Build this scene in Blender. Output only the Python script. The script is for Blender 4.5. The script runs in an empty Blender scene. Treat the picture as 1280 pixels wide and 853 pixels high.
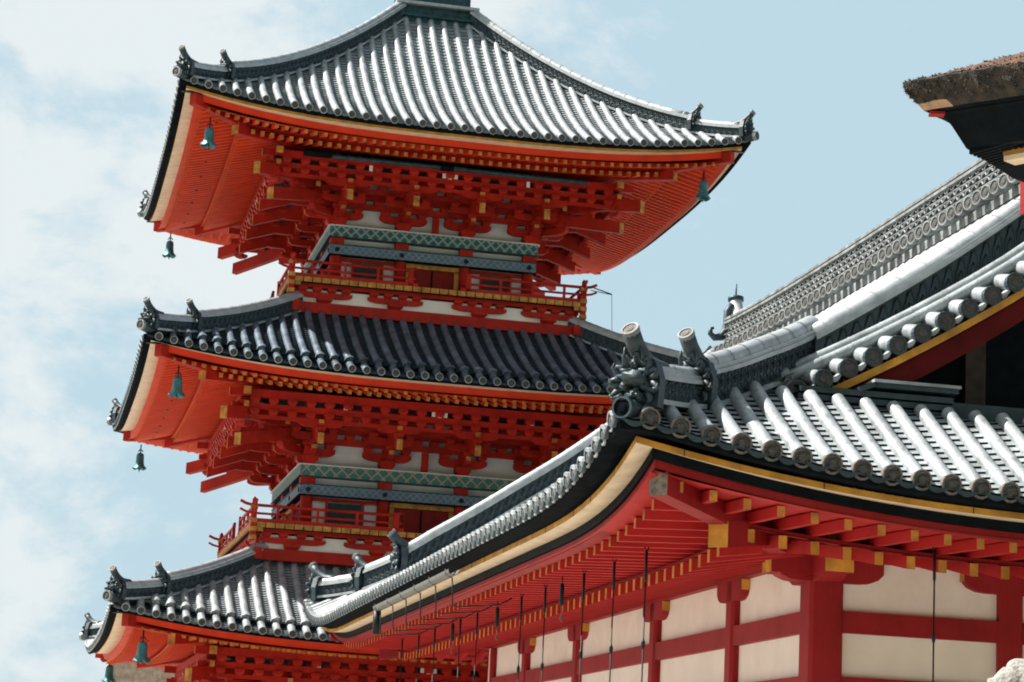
import bpy, math, random
from mathutils import Vector, Matrix, noise
random.seed(7)
R = math.radians
S = bpy.context.scene
COL = S.collection
CZ = 1.6                      # eye height above the paving

# ------------------------------------------------------------------ camera, sky, sun, exposure
cam = bpy.data.cameras.new('camera'); co = bpy.data.objects.new('camera', cam); COL.objects.link(co)
PITCH, ROLL, F = .1965, .0495, 2889.3
cam.sensor_width = 36; cam.lens = F/1280*36; cam.clip_end = 5000; cam.clip_start = .1
co.matrix_world = Matrix.Translation((0, 0, CZ)) @ Matrix.Rotation(math.pi/2+PITCH, 4, 'X') @ Matrix.Rotation(ROLL, 4, 'Z')
S.camera = co
YAW = .2
SUN_EL, SUN_LOCAL = R(50), R(-23)       # the sun stands to the left, behind the facades
sd = Vector((-math.cos(SUN_LOCAL)*math.cos(SUN_EL), -math.sin(SUN_LOCAL)*math.cos(SUN_EL), math.sin(SUN_EL)))
sd = Matrix.Rotation(YAW, 3, 'Z') @ sd
sl = bpy.data.lights.new('sun', 'SUN'); sl.energy = 5; sl.angle = R(.5); sl.color = (1, .955, .88)
so = bpy.data.objects.new('sun', sl); COL.objects.link(so); so.rotation_euler = sd.to_track_quat('Z', 'Y').to_euler()
W = bpy.data.worlds.new('World'); S.world = W; W.use_nodes = True
nt = W.node_tree; N = nt.nodes; L = nt.links
bg = N['Background']; bg.inputs[1].default_value = .0415
sky = N.new('ShaderNodeTexSky'); sky.sky_type = 'NISHITA'; sky.sun_disc = False
sky.sun_elevation = SUN_EL; sky.sun_rotation = math.atan2(sd.x, sd.y)
sky.air_density = 1.2; sky.dust_density = 2.5; sky.ozone_density = 1.5; sky.altitude = 50
tc = N.new('ShaderNodeTexCoord')
mp = N.new('ShaderNodeMapping'); mp.inputs['Scale'].default_value = (5.2, 5.2, 8); mp.inputs['Location'].default_value = (2.1, .7, 1.5)
L.new(tc.outputs['Generated'], mp.inputs['Vector'])
nz = N.new('ShaderNodeTexNoise'); nz.inputs['Scale'].default_value = 1.5; nz.inputs['Detail'].default_value = 10; nz.inputs['Roughness'].default_value = .6; nz.inputs['Distortion'].default_value = .15
L.new(mp.outputs[0], nz.inputs['Vector'])
# more cloud towards the left of the view: a real bank lying in that direction
sx = N.new('ShaderNodeVectorMath'); sx.operation = 'DOT_PRODUCT'; sx.inputs[1].default_value = (-.46, 0, .22)
L.new(tc.outputs['Generated'], sx.inputs[0])
ad = N.new('ShaderNodeMath'); ad.operation = 'ADD'; L.new(nz.outputs[0], ad.inputs[0]); L.new(sx.outputs['Value'], ad.inputs[1])
cr = N.new('ShaderNodeValToRGB'); cr.color_ramp.elements[0].position = .545; cr.color_ramp.elements[1].position = .69
cr.color_ramp.interpolation = 'EASE'
L.new(ad.outputs[0], cr.inputs[0])
sz = N.new('ShaderNodeSeparateXYZ'); L.new(tc.outputs['Generated'], sz.inputs[0])
mr = N.new('ShaderNodeMapRange'); mr.inputs['From Min'].default_value = .35; mr.inputs['From Max'].default_value = .7      # paler air low down, deeper blue overhead
mr.inputs['To Min'].default_value = .92; mr.inputs['To Max'].default_value = 0.; L.new(sz.outputs['Z'], mr.inputs['Value'])
tint = N.new('ShaderNodeMixRGB'); tint.blend_type = 'MIX'; L.new(mr.outputs[0], tint.inputs[0])
L.new(sky.outputs[0], tint.inputs[1]); tint.inputs[2].default_value = (5.7, 7.7, 8.75, 1)
mx = N.new('ShaderNodeMixRGB'); L.new(cr.outputs[0], mx.inputs[0]); L.new(tint.outputs[0], mx.inputs[1]); mx.inputs[2].default_value = (8.4, 9.1, 9.3, 1)
L.new(mx.outputs[0], bg.inputs[0])
vs = S.view_settings; vs.view_transform = 'Standard'; vs.look = 'None'; vs.gamma = 1; vs.use_curve_mapping = False
vs.exposure = 1.2
S.cycles.filter_width = 1.9; S.cycles.max_bounces = 8; S.cycles.diffuse_bounces = 4

# ------------------------------------------------------------------ materials
MATS = []; MI = {}
def mat(name, col, rough=.6, metal=0., var=.15, nscale=6., bump=.0, bscale=30., spec=.5, col2=None, v2=.5, detail=4, grime=None, streak=0.):
    m = bpy.data.materials.new(name); m.use_nodes = True
    t = m.node_tree; n = t.nodes; l = t.links; b = n['Principled BSDF']
    b.inputs['Roughness'].default_value = rough; b.inputs['Metallic'].default_value = metal
    b.inputs['Specular IOR Level'].default_value = spec
    tcx = n.new('ShaderNodeTexCoord'); nn = n.new('ShaderNodeTexNoise'); nn.inputs['Scale'].default_value = nscale; nn.inputs['Detail'].default_value = detail
    l.new(tcx.outputs['Object'], nn.inputs['Vector'])
    r = n.new('ShaderNodeValToRGB'); r.color_ramp.elements[0].position = .3; r.color_ramp.elements[1].position = .7
    c = col; d = col2 or tuple(max(0, x*(1-var*2)) for x in col)
    r.color_ramp.elements[0].color = (*d, 1); r.color_ramp.elements[1].color = (*c, 1)
    if not col2: r.color_ramp.elements[1].color = (*(min(1, x*(1+var*.4)) for x in c), 1)
    l.new(nn.outputs[0], r.inputs[0]); out = r.outputs[0]
    def layer(scale, size, lo, hi, colour, fac, det=8):
        mpp = n.new('ShaderNodeMapping'); mpp.inputs['Scale'].default_value = scale; l.new(tcx.outputs['Object'], mpp.inputs[0])
        q = n.new('ShaderNodeTexNoise'); q.inputs['Scale'].default_value = size; q.inputs['Detail'].default_value = det; q.inputs['Roughness'].default_value = .65; l.new(mpp.outputs[0], q.inputs[0])
        w = n.new('ShaderNodeMapRange'); w.inputs['From Min'].default_value = lo; w.inputs['From Max'].default_value = hi; w.inputs['To Max'].default_value = fac; l.new(q.outputs[0], w.inputs[0])
        mm = n.new('ShaderNodeMixRGB'); l.new(w.outputs[0], mm.inputs[0]); l.new(out, mm.inputs[1]); mm.inputs[2].default_value = (*colour, 1); return mm.outputs[0]
    if grime: out = layer((1, 1, 1), grime[0], .50, .72, grime[1], grime[2])
    if streak: out = layer((9, 9, .7), 1.6, .45, .75, tuple(x*.35 for x in col), streak)
    l.new(out, b.inputs['Base Color'])
    if bump:
        n2 = n.new('ShaderNodeTexNoise'); n2.inputs['Scale'].default_value = bscale; n2.inputs['Detail'].default_value = 5
        l.new(tcx.outputs['Object'], n2.inputs['Vector'])
        bp = n.new('ShaderNodeBump'); bp.inputs['Strength'].default_value = bump; bp.inputs['Distance'].default_value = .02
        l.new(n2.outputs[0], bp.inputs['Height']); l.new(bp.outputs[0], b.inputs['Normal'])
    MATS.append(m); MI[name] = m
    return m
mat('tile', (.38, .415, .435), .42, .2, .22, 3.2, .3, 40, grime=(7, (.10, .11, .10), .75))
mat('tile_pan', (.13, .15, .165), .5, .0, .25, 5, .3, 40, grime=(9, (.03, .035, .035), .7), spec=.3)
mat('ridge_grey', (.25, .27, .275), .55, 0, .3, 4, .3, 40, grime=(6, (.07, .07, .06), .8), spec=.3)
mat('disc_rim', (.17, .155, .14), .7, 0, .25, 30, .5, 60, spec=.2)
mat('tile_mottled_shade', (.13, .175, .225), .45, 0.05, .3, 3.2, .3, 40, grime=(6, (.022, .034, .046), .9), spec=.3)  # mottled middle-roof tile; the upper roof's shadow is mixed into its colour
mat('tile_shade_pan', (.02, .034, .048), .6, 0, .3, 4, .3, 40, spec=.2)  # pans of the same roof, darkened for that shadow too
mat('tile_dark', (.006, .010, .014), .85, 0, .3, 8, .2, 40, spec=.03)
mat('tile_face', (.07, .07, .068), .7, 0, .3, 30, .6, 60)
mat('ridge_tile', (.024, .046, .060), .5, .0, .25, 7, .3, 40)
mat('ridge_cap', (.40, .43, .45), .42, .2, .14, 7, .2, 40)
mat('verdigris', (.02, .075, .09), .5, .3, .35, 10, .3, 40)
mat('bell', (.05, .22, .25), .45, .3, .3, 18, .3, 60)
mat('red', (.49, .021, .009), .6, 0, .18, 2.2, .15, 50, spec=.2, grime=(2.6, (.22, .02, .014), .55), streak=.3)
mat('red_soffit', (.70, .06, .015), .6, 0, .10, 3, .08, 40, spec=.22)
mat('red_fascia', (.72, .05, .014), .55, 0, .10, 2.4, .1, 50, spec=.25)  # lighter than the beam red: light on the fascia put into colour
mat('red_shade', (.11, .008, .008), .6, 0, .2, 3, .1, 40, spec=.1)  # red darkened to carry the shade under the gable
mat('red_deep', (.26, .010, .008), .55, 0, .14, 3, .08, 40, spec=.22)
mat('crimson', (.36, .017, .02), .6, 0, .18, 2.2, .15, 50, spec=.2, grime=(2.2, (.16, .018, .02), .5), streak=.3)
mat('hall_red', (.52, .022, .022), .6, 0, .16, 2.4, .12, 50, spec=.2, grime=(2.4, (.22, .018, .018), .5))
mat('ochre', (.60, .29, .07), .65, 0, .3, 7, .1, 40, spec=.2, grime=(6, (.30, .14, .05), .6))
mat('ochre_board', (.68, .33, .05), .6, 0, .25, 4, .1, 40, spec=.25, grime=(3.5, (.34, .17, .06), .7))
mat('cream', (.80, .66, .47), .7, 0, .10, 5, .1, 40)
mat('plaster', (.90, .85, .77), .85, 0, .04, 3, .06, 60, grime=(1.1, (.68, .58, .48), .4))
mat('plaster_grey', (.74, .76, .78), .85, 0, .06, 4, .05, 60)
mat('black', (.004, .008, .012), .7, 0, .3, 8, spec=.08)
mat('iron', (.012, .014, .017), .5, .4, .2, 20)
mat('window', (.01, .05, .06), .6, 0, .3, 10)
mat('gutter', (.16, .17, .16), .5, .3, .2, 10, .1, 40)
mat('weathered', (.34, .29, .23), .9, 0, .3, 14, .8, 90, col2=(.07, .07, .07))
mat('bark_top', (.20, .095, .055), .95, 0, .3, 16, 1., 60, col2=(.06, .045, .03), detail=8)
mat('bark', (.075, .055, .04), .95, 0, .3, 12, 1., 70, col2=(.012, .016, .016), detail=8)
mat('bark_pale', (.52, .33, .2), .9, 0, .2, 12, .6, 70)
mat('granite', (.42, .405, .38), .95, 0, .1, 45, 1, 40, col2=(.22, .21, .19), spec=.1, grime=(14, (.12, .11, .09), .6))
mat('stone', (.38, .36, .33), .9, 0, .15, 3, .4, 20)
mat('stucco', (.52, .42, .33), .95, 0, .2, 6, 1, 20, col2=(.28, .21, .16), detail=8)
mat('gravel', (.36, .33, .285), .95, 0, .12, 1.5, .4, 30)
mat('sky_blocker_green', (.06, .085, .03), .9, 0, .3, .3, 1, 2, spec=.1)
mat('dark_wood', (.05, .035, .03), .8, 0, .3, 8, .3, 30)

def band_mat(name, kind):
    """painted frieze: a lattice drawn over a teal ground"""
    m = bpy.data.materials.new(name); m.use_nodes = True
    t = m.node_tree; n = t.nodes; l = t.links; b = n['Principled BSDF']; b.inputs['Roughness'].default_value = .7
    def math_(op, a, c=None):
        q = n.new('ShaderNodeMath'); q.operation = op
        for i, v in enumerate((a, c)):
            if v is None: continue
            if isinstance(v, (int, float)): q.inputs[i].default_value = v
            else: l.new(v, q.inputs[i])
        return q.outputs[0]
    tcx = n.new('ShaderNodeTexCoord'); s = n.new('ShaderNodeSeparateXYZ'); l.new(tcx.outputs['Object'], s.inputs[0])
    u = math_('ADD', s.outputs[0], s.outputs[1]); v = s.outputs[2]
    per = {'cross': .26, 'rings': .22, 'small': .15}[kind]
    def tri(x, p):                                    # 0..1 triangle wave
        return math_('ABSOLUTE', math_('SUBTRACT', math_('MULTIPLY', math_('FRACT', math_('DIVIDE', x, p)), 2), 1))
    a = tri(math_('ADD', u, v), per); c = tri(math_('SUBTRACT', u, v), per)
    lines = math_('MAXIMUM', a, c)
    cen = math_('MAXIMUM', math_('SUBTRACT', 1, a), math_('SUBTRACT', 1, c))
    base = n.new('ShaderNodeMixRGB')
    cols = {'cross': ((.10, .21, .21, 1), (.42, .42, .34, 1), (.02, .32, .30, 1)),
            'rings': ((.05, .20, .20, 1), (.38, .48, .45, 1), (.03, .13, .17, 1)),
            'small': ((.10, .22, .36, 1), (.38, .34, .44, 1), (.03, .36, .36, 1))}[kind]
    base.inputs[1].default_value = cols[0]; base.inputs[2].default_value = cols[1]
    l.new(math_('GREATER_THAN', lines, .80), base.inputs[0])
    m2 = n.new('ShaderNodeMixRGB'); l.new(base.outputs[0], m2.inputs[1]); m2.inputs[2].default_value = cols[2]
    l.new(math_('LESS_THAN', math_('MAXIMUM', a, c), .42), m2.inputs[0])
    nn = n.new('ShaderNodeTexNoise'); nn.inputs['Scale'].default_value = 9; l.new(tcx.outputs['Object'], nn.inputs['Vector'])
    m3 = n.new('ShaderNodeMixRGB'); m3.blend_type = 'MULTIPLY'; m3.inputs[0].default_value = .5
    l.new(m2.outputs[0], m3.inputs[1]); l.new(nn.outputs[0], m3.inputs[2])
    l.new(m3.outputs[0], b.inputs['Base Color'])
    MI[name] = m
band_mat('frieze_cross', 'cross'); band_mat('frieze_rings', 'rings'); band_mat('frieze_small', 'small')

# ------------------------------------------------------------------ mesh helper
class M:
    def __init__(s): s.v = []; s.f = []; s.m = []; s.sm = []; s.names = []
    def mi(s, n):
        if n not in s.names: s.names.append(n)
        return s.names.index(n)
    def add(s, vs, fs, mt, smooth=False):
        o = len(s.v); s.v += [tuple(x) for x in vs]
        for k, f in enumerate(fs):
            s.f.append([o+i for i in f]); s.m.append(s.mi(mt if isinstance(mt, str) else mt[k])); s.sm.append(smooth)
    def box(s, c, d, mt, ax=None, cap=None):
        """box at centre c, full size d, axes ax (3 vectors); cap = {face index: material}; faces 0 -x 1 +x 2 -y 3 +y 4 -z 5 +z"""
        c = Vector(c); X, Y, Z = ax if ax else (Vector((1, 0, 0)), Vector((0, 1, 0)), Vector((0, 0, 1)))
        vs = [c+X*(i*d[0]/2)+Y*(j*d[1]/2)+Z*(k*d[2]/2) for i in (-1, 1) for j in (-1, 1) for k in (-1, 1)]
        fs = [(0, 1, 3, 2), (4, 6, 7, 5), (0, 4, 5, 1), (2, 3, 7, 6), (0, 2, 6, 4), (1, 5, 7, 3)]
        ms = [mt]*6
        if cap:
            for k, q in cap.items(): ms[k] = q
        s.add(vs, fs, ms)
    def bar(s, a, b, w, h, mt, cap0=None, cap1=None, up=Vector((0, 0, 1))):
        """square bar from a to b, w wide, h high"""
        a = Vector(a); b = Vector(b); X = (b-a); ln = X.length; X = X/ln
        Y = up.cross(X).normalized(); Z = X.cross(Y)
        s.box((a+b)/2, (ln, w, h), mt, (X, Y, Z), {k: q for k, q in ((0, cap0), (1, cap1)) if q})
    def vbar(s, a, b, w, h, mt, cap0=None, cap1=None):
        """like bar but end faces stay upright and h is measured upright"""
        a = Vector(a); b = Vector(b); D = (b-a); D.z = 0; D.normalize(); Y = Vector((-D.y, D.x, 0))
        vs = [p+Y*(j*w/2)+Vector((0, 0, k*h/2)) for p in (a, b) for j in (-1, 1) for k in (-1, 1)]
        fs = [(0, 1, 3, 2), (4, 6, 7, 5), (0, 4, 5, 1), (2, 3, 7, 6), (0, 2, 6, 4), (1, 5, 7, 3)]
        s.add(vs, fs, [cap0 or mt, cap1 or mt, mt, mt, mt, mt])
    def tube(s, pts, r, mt, seg=8, caps=True, capm=None, rr=None, half=False, up=Vector((0, 0, 1))):
        pts = [Vector(p) for p in pts]; n = len(pts); vs = []
        for i, p in enumerate(pts):
            d = (pts[min(i+1, n-1)]-pts[max(i-1, 0)]).normalized()
            u = up if abs(d.dot(up)) < .98 else Vector((1, 0, 0))
            X = u.cross(d).normalized(); Y = d.cross(X)
            q = rr[i] if rr else r
            for k in range(seg+1 if half else seg):
                a = math.pi*k/seg if half else 2*math.pi*k/seg
                vs.append(p+X*(q*math.cos(a))+Y*(q*math.sin(a)))
        w = seg+1 if half else seg; fs = []
        for i in range(n-1):
            for k in range(seg):
                k2 = k+1 if half else (k+1) % seg
                fs.append((i*w+k, i*w+k2, (i+1)*w+k2, (i+1)*w+k))
        s.add(vs, fs, mt, True)
        if caps:
            o = len(s.v)-len(vs)
            for base, rev in ((0, True), ((n-1)*w, False)):
                f = [o+base+k for k in range(w)]
                if rev: f = f[::-1]
                s.f.append(f); s.m.append(s.mi(capm or mt)); s.sm.append(False)
    def prism(s, prof, a, b, U, V, mt, mcap=None):
        """profile [(u,v)] extruded from point a to point b, U and V the profile's axes"""
        a = Vector(a); b = Vector(b); U = Vector(U); V = Vector(V); n = len(prof)
        vs = [p+U*x+V*y for p in (a, b) for x, y in prof]
        fs = [(i, (i+1) % n, n+(i+1) % n, n+i) for i in range(n)] + [tuple(range(n))[::-1], tuple(range(n, 2*n))]
        s.add(vs, fs, [mt]*n+[mcap or mt]*2)
    def sheet(s, rows, mt, smooth=False, close=False):
        """grid of points rows[i][j]"""
        n = len(rows[0]); vs = [p for r in rows for p in r]; fs = []
        for i in range(len(rows)-1):
            for j in range(n-1 if not close else n):
                j2 = (j+1) % n
                fs.append((i*n+j, i*n+j2, (i+1)*n+j2, (i+1)*n+j))
        s.add(vs, fs, mt, smooth)
    def ball(s, c, r, mt, sx=1, sy=1, sz=1, seg=10, lump=0.):
        rows = []
        for i in range(seg//2+2):
            th = math.pi*i/(seg//2+1)
            row = []
            for j in range(seg):
                ph = 2*math.pi*j/seg
                d = Vector((math.sin(th)*math.cos(ph), math.sin(th)*math.sin(ph), math.cos(th)))
                q = r*(1+lump*noise.noise(d*2.3+Vector(c)*5))
                row.append((c[0]+d.x*q*sx, c[1]+d.y*q*sy, c[2]+d.z*q*sz))
            rows.append(row)
        s.sheet(rows, mt, True, True)
    def build(s, name, parent=None, off=None, kind=None):
        me = bpy.data.meshes.new(name); me.from_pydata(s.v, [], s.f); me.validate(clean_customdata=False)
        for nme in s.names: me.materials.append(MI[nme])
        if len(me.polygons) == len(s.m):
            me.polygons.foreach_set('material_index', s.m); me.polygons.foreach_set('use_smooth', s.sm)
        o = bpy.data.objects.new(name, me); COL.objects.link(o)
        if parent: o.parent = parent
        if off is not None: o.location = off
        if kind: o['kind'] = kind
        return o
def thing(name, label, cat, loc=(0, 0, 0), rz=0, group=None):
    o = bpy.data.objects.new(name, None); COL.objects.link(o); o.location = loc; o.rotation_euler.z = rz
    o['label'] = label; o['category'] = cat
    if group: o['group'] = group
    o.empty_display_size = .2
    return o
def tag(o, label, cat, group=None):
    o['label'] = label; o['category'] = cat
    if group: o['group'] = group
def rafter_set(items, root, limit=100):
    """items: (rank, a, b, w, h, material, cap): the best ranked become parts of their own, the rest one mesh"""
    items.sort(key=lambda t: t[0]); rest = M()
    for i, (rk, a, b, w, h, mt, cp) in enumerate(items):
        if i < limit: q = M(); q.vbar(a, b, w, h, mt, cap0=cp); q.build('rafter', root, (0, 0, CZ))
        else: rest.vbar(a, b, w, h, mt, cap0=cp)
    if rest.v: rest.build('rafters', root, (0, 0, CZ), 'stuff')
PR, HR = [], []
UP = Vector((0, 0, 1)); OFF = (0, 0, CZ)          # building meshes are measured from eye height
def sideframe(k):
    """k-th side of a square plan: (along, outward) unit vectors; 0 front(-y) 1 left(-x) 2 back 3 right"""
    return [(Vector((1, 0, 0)), Vector((0, -1, 0))), (Vector((0, -1, 0)), Vector((-1, 0, 0))),
            (Vector((-1, 0, 0)), Vector((0, 1, 0))), (Vector((0, 1, 0)), Vector((1, 0, 0)))][k]

# ------------------------------------------------------------------ tile details
def disc_tile(m, c, d, r, rim='tile', face='tile_face', depth=.03):
    """round eave tile face: a raised rim, a sunk face with a boss, looking along d"""
    c = Vector(c); d = Vector(d).normalized(); X = UP.cross(d).normalized(); Y = d.cross(X); n = 14
    prof = [(r*1.02, -depth*2), (r*1.08, 0), (r*1.04, depth*.5), (r*.84, depth*.5), (r*.78, depth*.1), (r*.46, depth*.1), (r*.40, depth*.4), (r*.16, depth*.45), (0.001, depth*.45)]
    rows = [[c+d*h+(X*math.cos(2*math.pi*k/n)+Y*math.sin(2*math.pi*k/n))*q for k in range(n)] for q, h in prof]
    m.sheet(rows[:4], rim, False, True); m.sheet(rows[3:], face, False, True)
def crescent(m, a, b, O, sag, th, dp, mt='tile'):
    """drooping lip of a pan tile between two rolls"""
    a = Vector(a); b = Vector(b); O = Vector(O); n = 8; f0 = []; f1 = []
    for i in range(n+1):
        u = i/n; q = a.lerp(b, u); d = 4*u*(1-u); f0.append(q-UP*(sag*d*.35)); f1.append(q-UP*(sag*d+th*.3))
    rows = [[x-O*dp for x in f0], f0, f1, [x-O*dp for x in f1]]
    m.sheet(rows, mt)
def ridge(path, up_h, w, name, parent, lattice=True, top='ridge_cap', side='ridge_tile', capr=.085, off=None, period=.13, rows_=2, both=True, sub=True):
    """stacked ridge: plinth, openwork side panels, projecting courses, round cap"""
    P = [Vector(p) for p in path]; m = M(); n = len(P); hw = w/2
    def side_vec(i):
        d = (P[min(i+1, n-1)]-P[max(i-1, 0)]); d.z = 0; d.normalize(); return Vector((-d.y, d.x, 0))
    pr = [(-hw*1.25, 0), (-hw*1.25, .045), (-hw*.9, .05), (-hw*.9, up_h-.10), (-hw*1.2, up_h-.10), (-hw*1.2, up_h-.06), (-hw*1.0, up_h-.06), (-hw*1.0, up_h-.02),
          (hw*1.0, up_h-.02), (hw*1.0, up_h-.06), (hw*1.2, up_h-.06), (hw*1.2, up_h-.10), (hw*.9, up_h-.10), (hw*.9, .05), (hw*1.25, .045), (hw*1.25, 0)]
    rows = []
    for i, p in enumerate(P):
        s = side_vec(i); rows.append([p+s*x+UP*z for x, z in pr])
    o = len(m.v); m.v += [tuple(q) for r_ in rows for q in r_]; k = len(pr)
    for i in range(n-1):
        for j in range(k-1):
            m.f.append([o+i*k+j, o+i*k+j+1, o+(i+1)*k+j+1, o+(i+1)*k+j])
            m.m.append(m.mi(top if j in (4, 5, 6, 7, 8, 9, 10) else ('ridge_cap' if j in (0, 1, 13, 14) and top == 'ridge_cap' else 'black' if j in (3, 11) and False else side))); m.sm.append(False)
    for q in (0, n-1): m.f.append([o+q*k+j for j in range(k)]); m.m.append(m.mi(side)); m.sm.append(False)
    m.tube([p+UP*(up_h-.025) for p in P], capr, top, 8, True, side, half=True)
    # joints of the cap tiles
    cum = [0.]
    for i in range(n-1): cum.append(cum[-1]+(P[i+1]-P[i]).length)
    def at(t):
        for i in range(n-1):
            if t <= cum[i+1]: 
                f = (t-cum[i])/(cum[i+1]-cum[i]); return P[i].lerp(P[i+1], f), (P[i+1]-P[i]).normalized()
        return P[-1], (P[-1]-P[-2]).normalized()
    t = .15
    while t < cum[-1]-.05:
        p, d = at(t); q = p+UP*(up_h-.025)
        m.tube([q-d*.012, q+d*.012], capr*1.07, top, 8, False, half=True); t += .33
    if lattice:
        ph = up_h-.15; y0 = .05; rh = ph/rows_
        for r_ in range(rows_):
            t = period*(.5 if r_ % 2 else 1)
            while t < cum[-1]-period*.5:
                p, d = at(t); s = Vector((-d.y, d.x, 0)).normalized()
                for sg in ((-1, 1) if both else (-1,)):
                    base = p+s*(sg*hw*.93)+UP*(y0+r_*rh)
                    pts = [base+d*(period*.46*math.cos(a))+UP*(rh*.92*math.sin(a)) for a in [math.pi*q/5 for q in range(6)]]
                    m.tube(pts, .011, side, 4, False)
                    pts = [base+d*(period*.24*math.cos(a))+UP*(rh*.5*math.sin(a)) for a in [math.pi*q/4 for q in range(5)]]
                    m.tube(pts, .009, side, 4, False)
                t += period
    return m.build(name, parent, off)
def demon_tile(p, d, size, parent, off=None, tube=True, pale=False, name='ridge_end_tile'):
    """ornamental ridge-end tile facing d at ridge foot p; with a raised round tile above it"""
    p = Vector(p); d = Vector(d).normalized(); f = Vector((d.x, d.y, 0)).normalized(); X = Vector((-f.y, f.x, 0)); m = M(); mt = 'ridge_tile'
    h = size
    # slab behind the mask, arched
    prof = [(-.42*h, 0), (-.46*h, .5*h), (-.34*h, .86*h), (0, 1.02*h), (.34*h, .86*h), (.46*h, .5*h), (.42*h, 0)]
    m.prism(prof, p-f*.02, p+f*.07*h/.4, X, UP, 'ridge_cap' if pale else mt, mt)
    # mask: brow, eyes, nose, cheeks, jaw, horns and a frill of curls
    q = p+f*.10*h/.4; rnd = random.Random(int(abs(p.x*91+p.y*37)*10))
    for x, z, r_, sy in ((0, .52, .26, .8), (-.2, .64, .14, .9), (.2, .64, .14, .9), (0, .46, .10, 2.2), (-.22, .36, .13, 1), (.22, .36, .13, 1), (0, .2, .18, .9), (0, .82, .13, .8)):
        c = q+X*x*h+UP*z*h; m.ball(c, r_*h*.9, mt, 1.1, 1, .75, 12, 1.1)
    for k in range(17):                                     # flame-like curls round the mask
        a = math.pi*(-.2+1.4*k/16); o_ = (X*math.cos(a)+UP*math.sin(a)); tt = (UP*math.cos(a)-X*math.sin(a))*(1 if k % 2 else -1)
        c = q+X*(math.cos(a)*.30*h)+UP*(.44*h+math.sin(a)*.34*h); ln = rnd.uniform(.16, .26)*h
        m.tube([c, c+o_*ln*.5+f*.05*h, c+o_*ln*.9+tt*ln*.25+f*.10*h, c+o_*ln*.85+tt*ln*.6+f*.12*h], 0, mt, 6, True, rr=[.07*h, .065*h, .04*h, .012*h], up=f)
    for k in range(20):
        m.ball(q+X*rnd.uniform(-.28, .28)*h+UP*rnd.uniform(.08, .8)*h+f*rnd.uniform(.02, .12)*h, rnd.uniform(.04, .09)*h, mt, rnd.uniform(.6, 1.6), rnd.uniform(.6, 1.2), rnd.uniform(.5, 1.3), 8, 1.2)
    for sg in (-1, 1):
        m.tube([q+X*sg*.12*h+UP*.74*h, q+X*sg*.2*h+UP*.92*h+f*.1*h, q+X*sg*.17*h+UP*1.08*h+f*.14*h], 0, mt, 6, True, rr=[.07*h, .05*h, .015*h], up=f)
    o = m.build(name, parent, off)
    if tube:
        m = M(); r_ = h*.165; pts = [p+f*(a*h)+UP*(b*h) for a, b in ((-.7, .84), (-.4, .84), (-.12, .88), (.12, 1.0), (.32, 1.15), (.50, 1.36))]
        D = (pts[-1]-pts[-2]).normalized(); D = (D+f*.25).normalized()
        m.tube(pts, r_, 'ridge_cap' if pale else 'ridge_tile', 12, True)
        disc_tile(m, pts[-1]+D*.015, D, r_*1.0, 'ridge_grey', 'disc_rim', .02)
        m.build('raised_round_tile', o)
    return o

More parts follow.
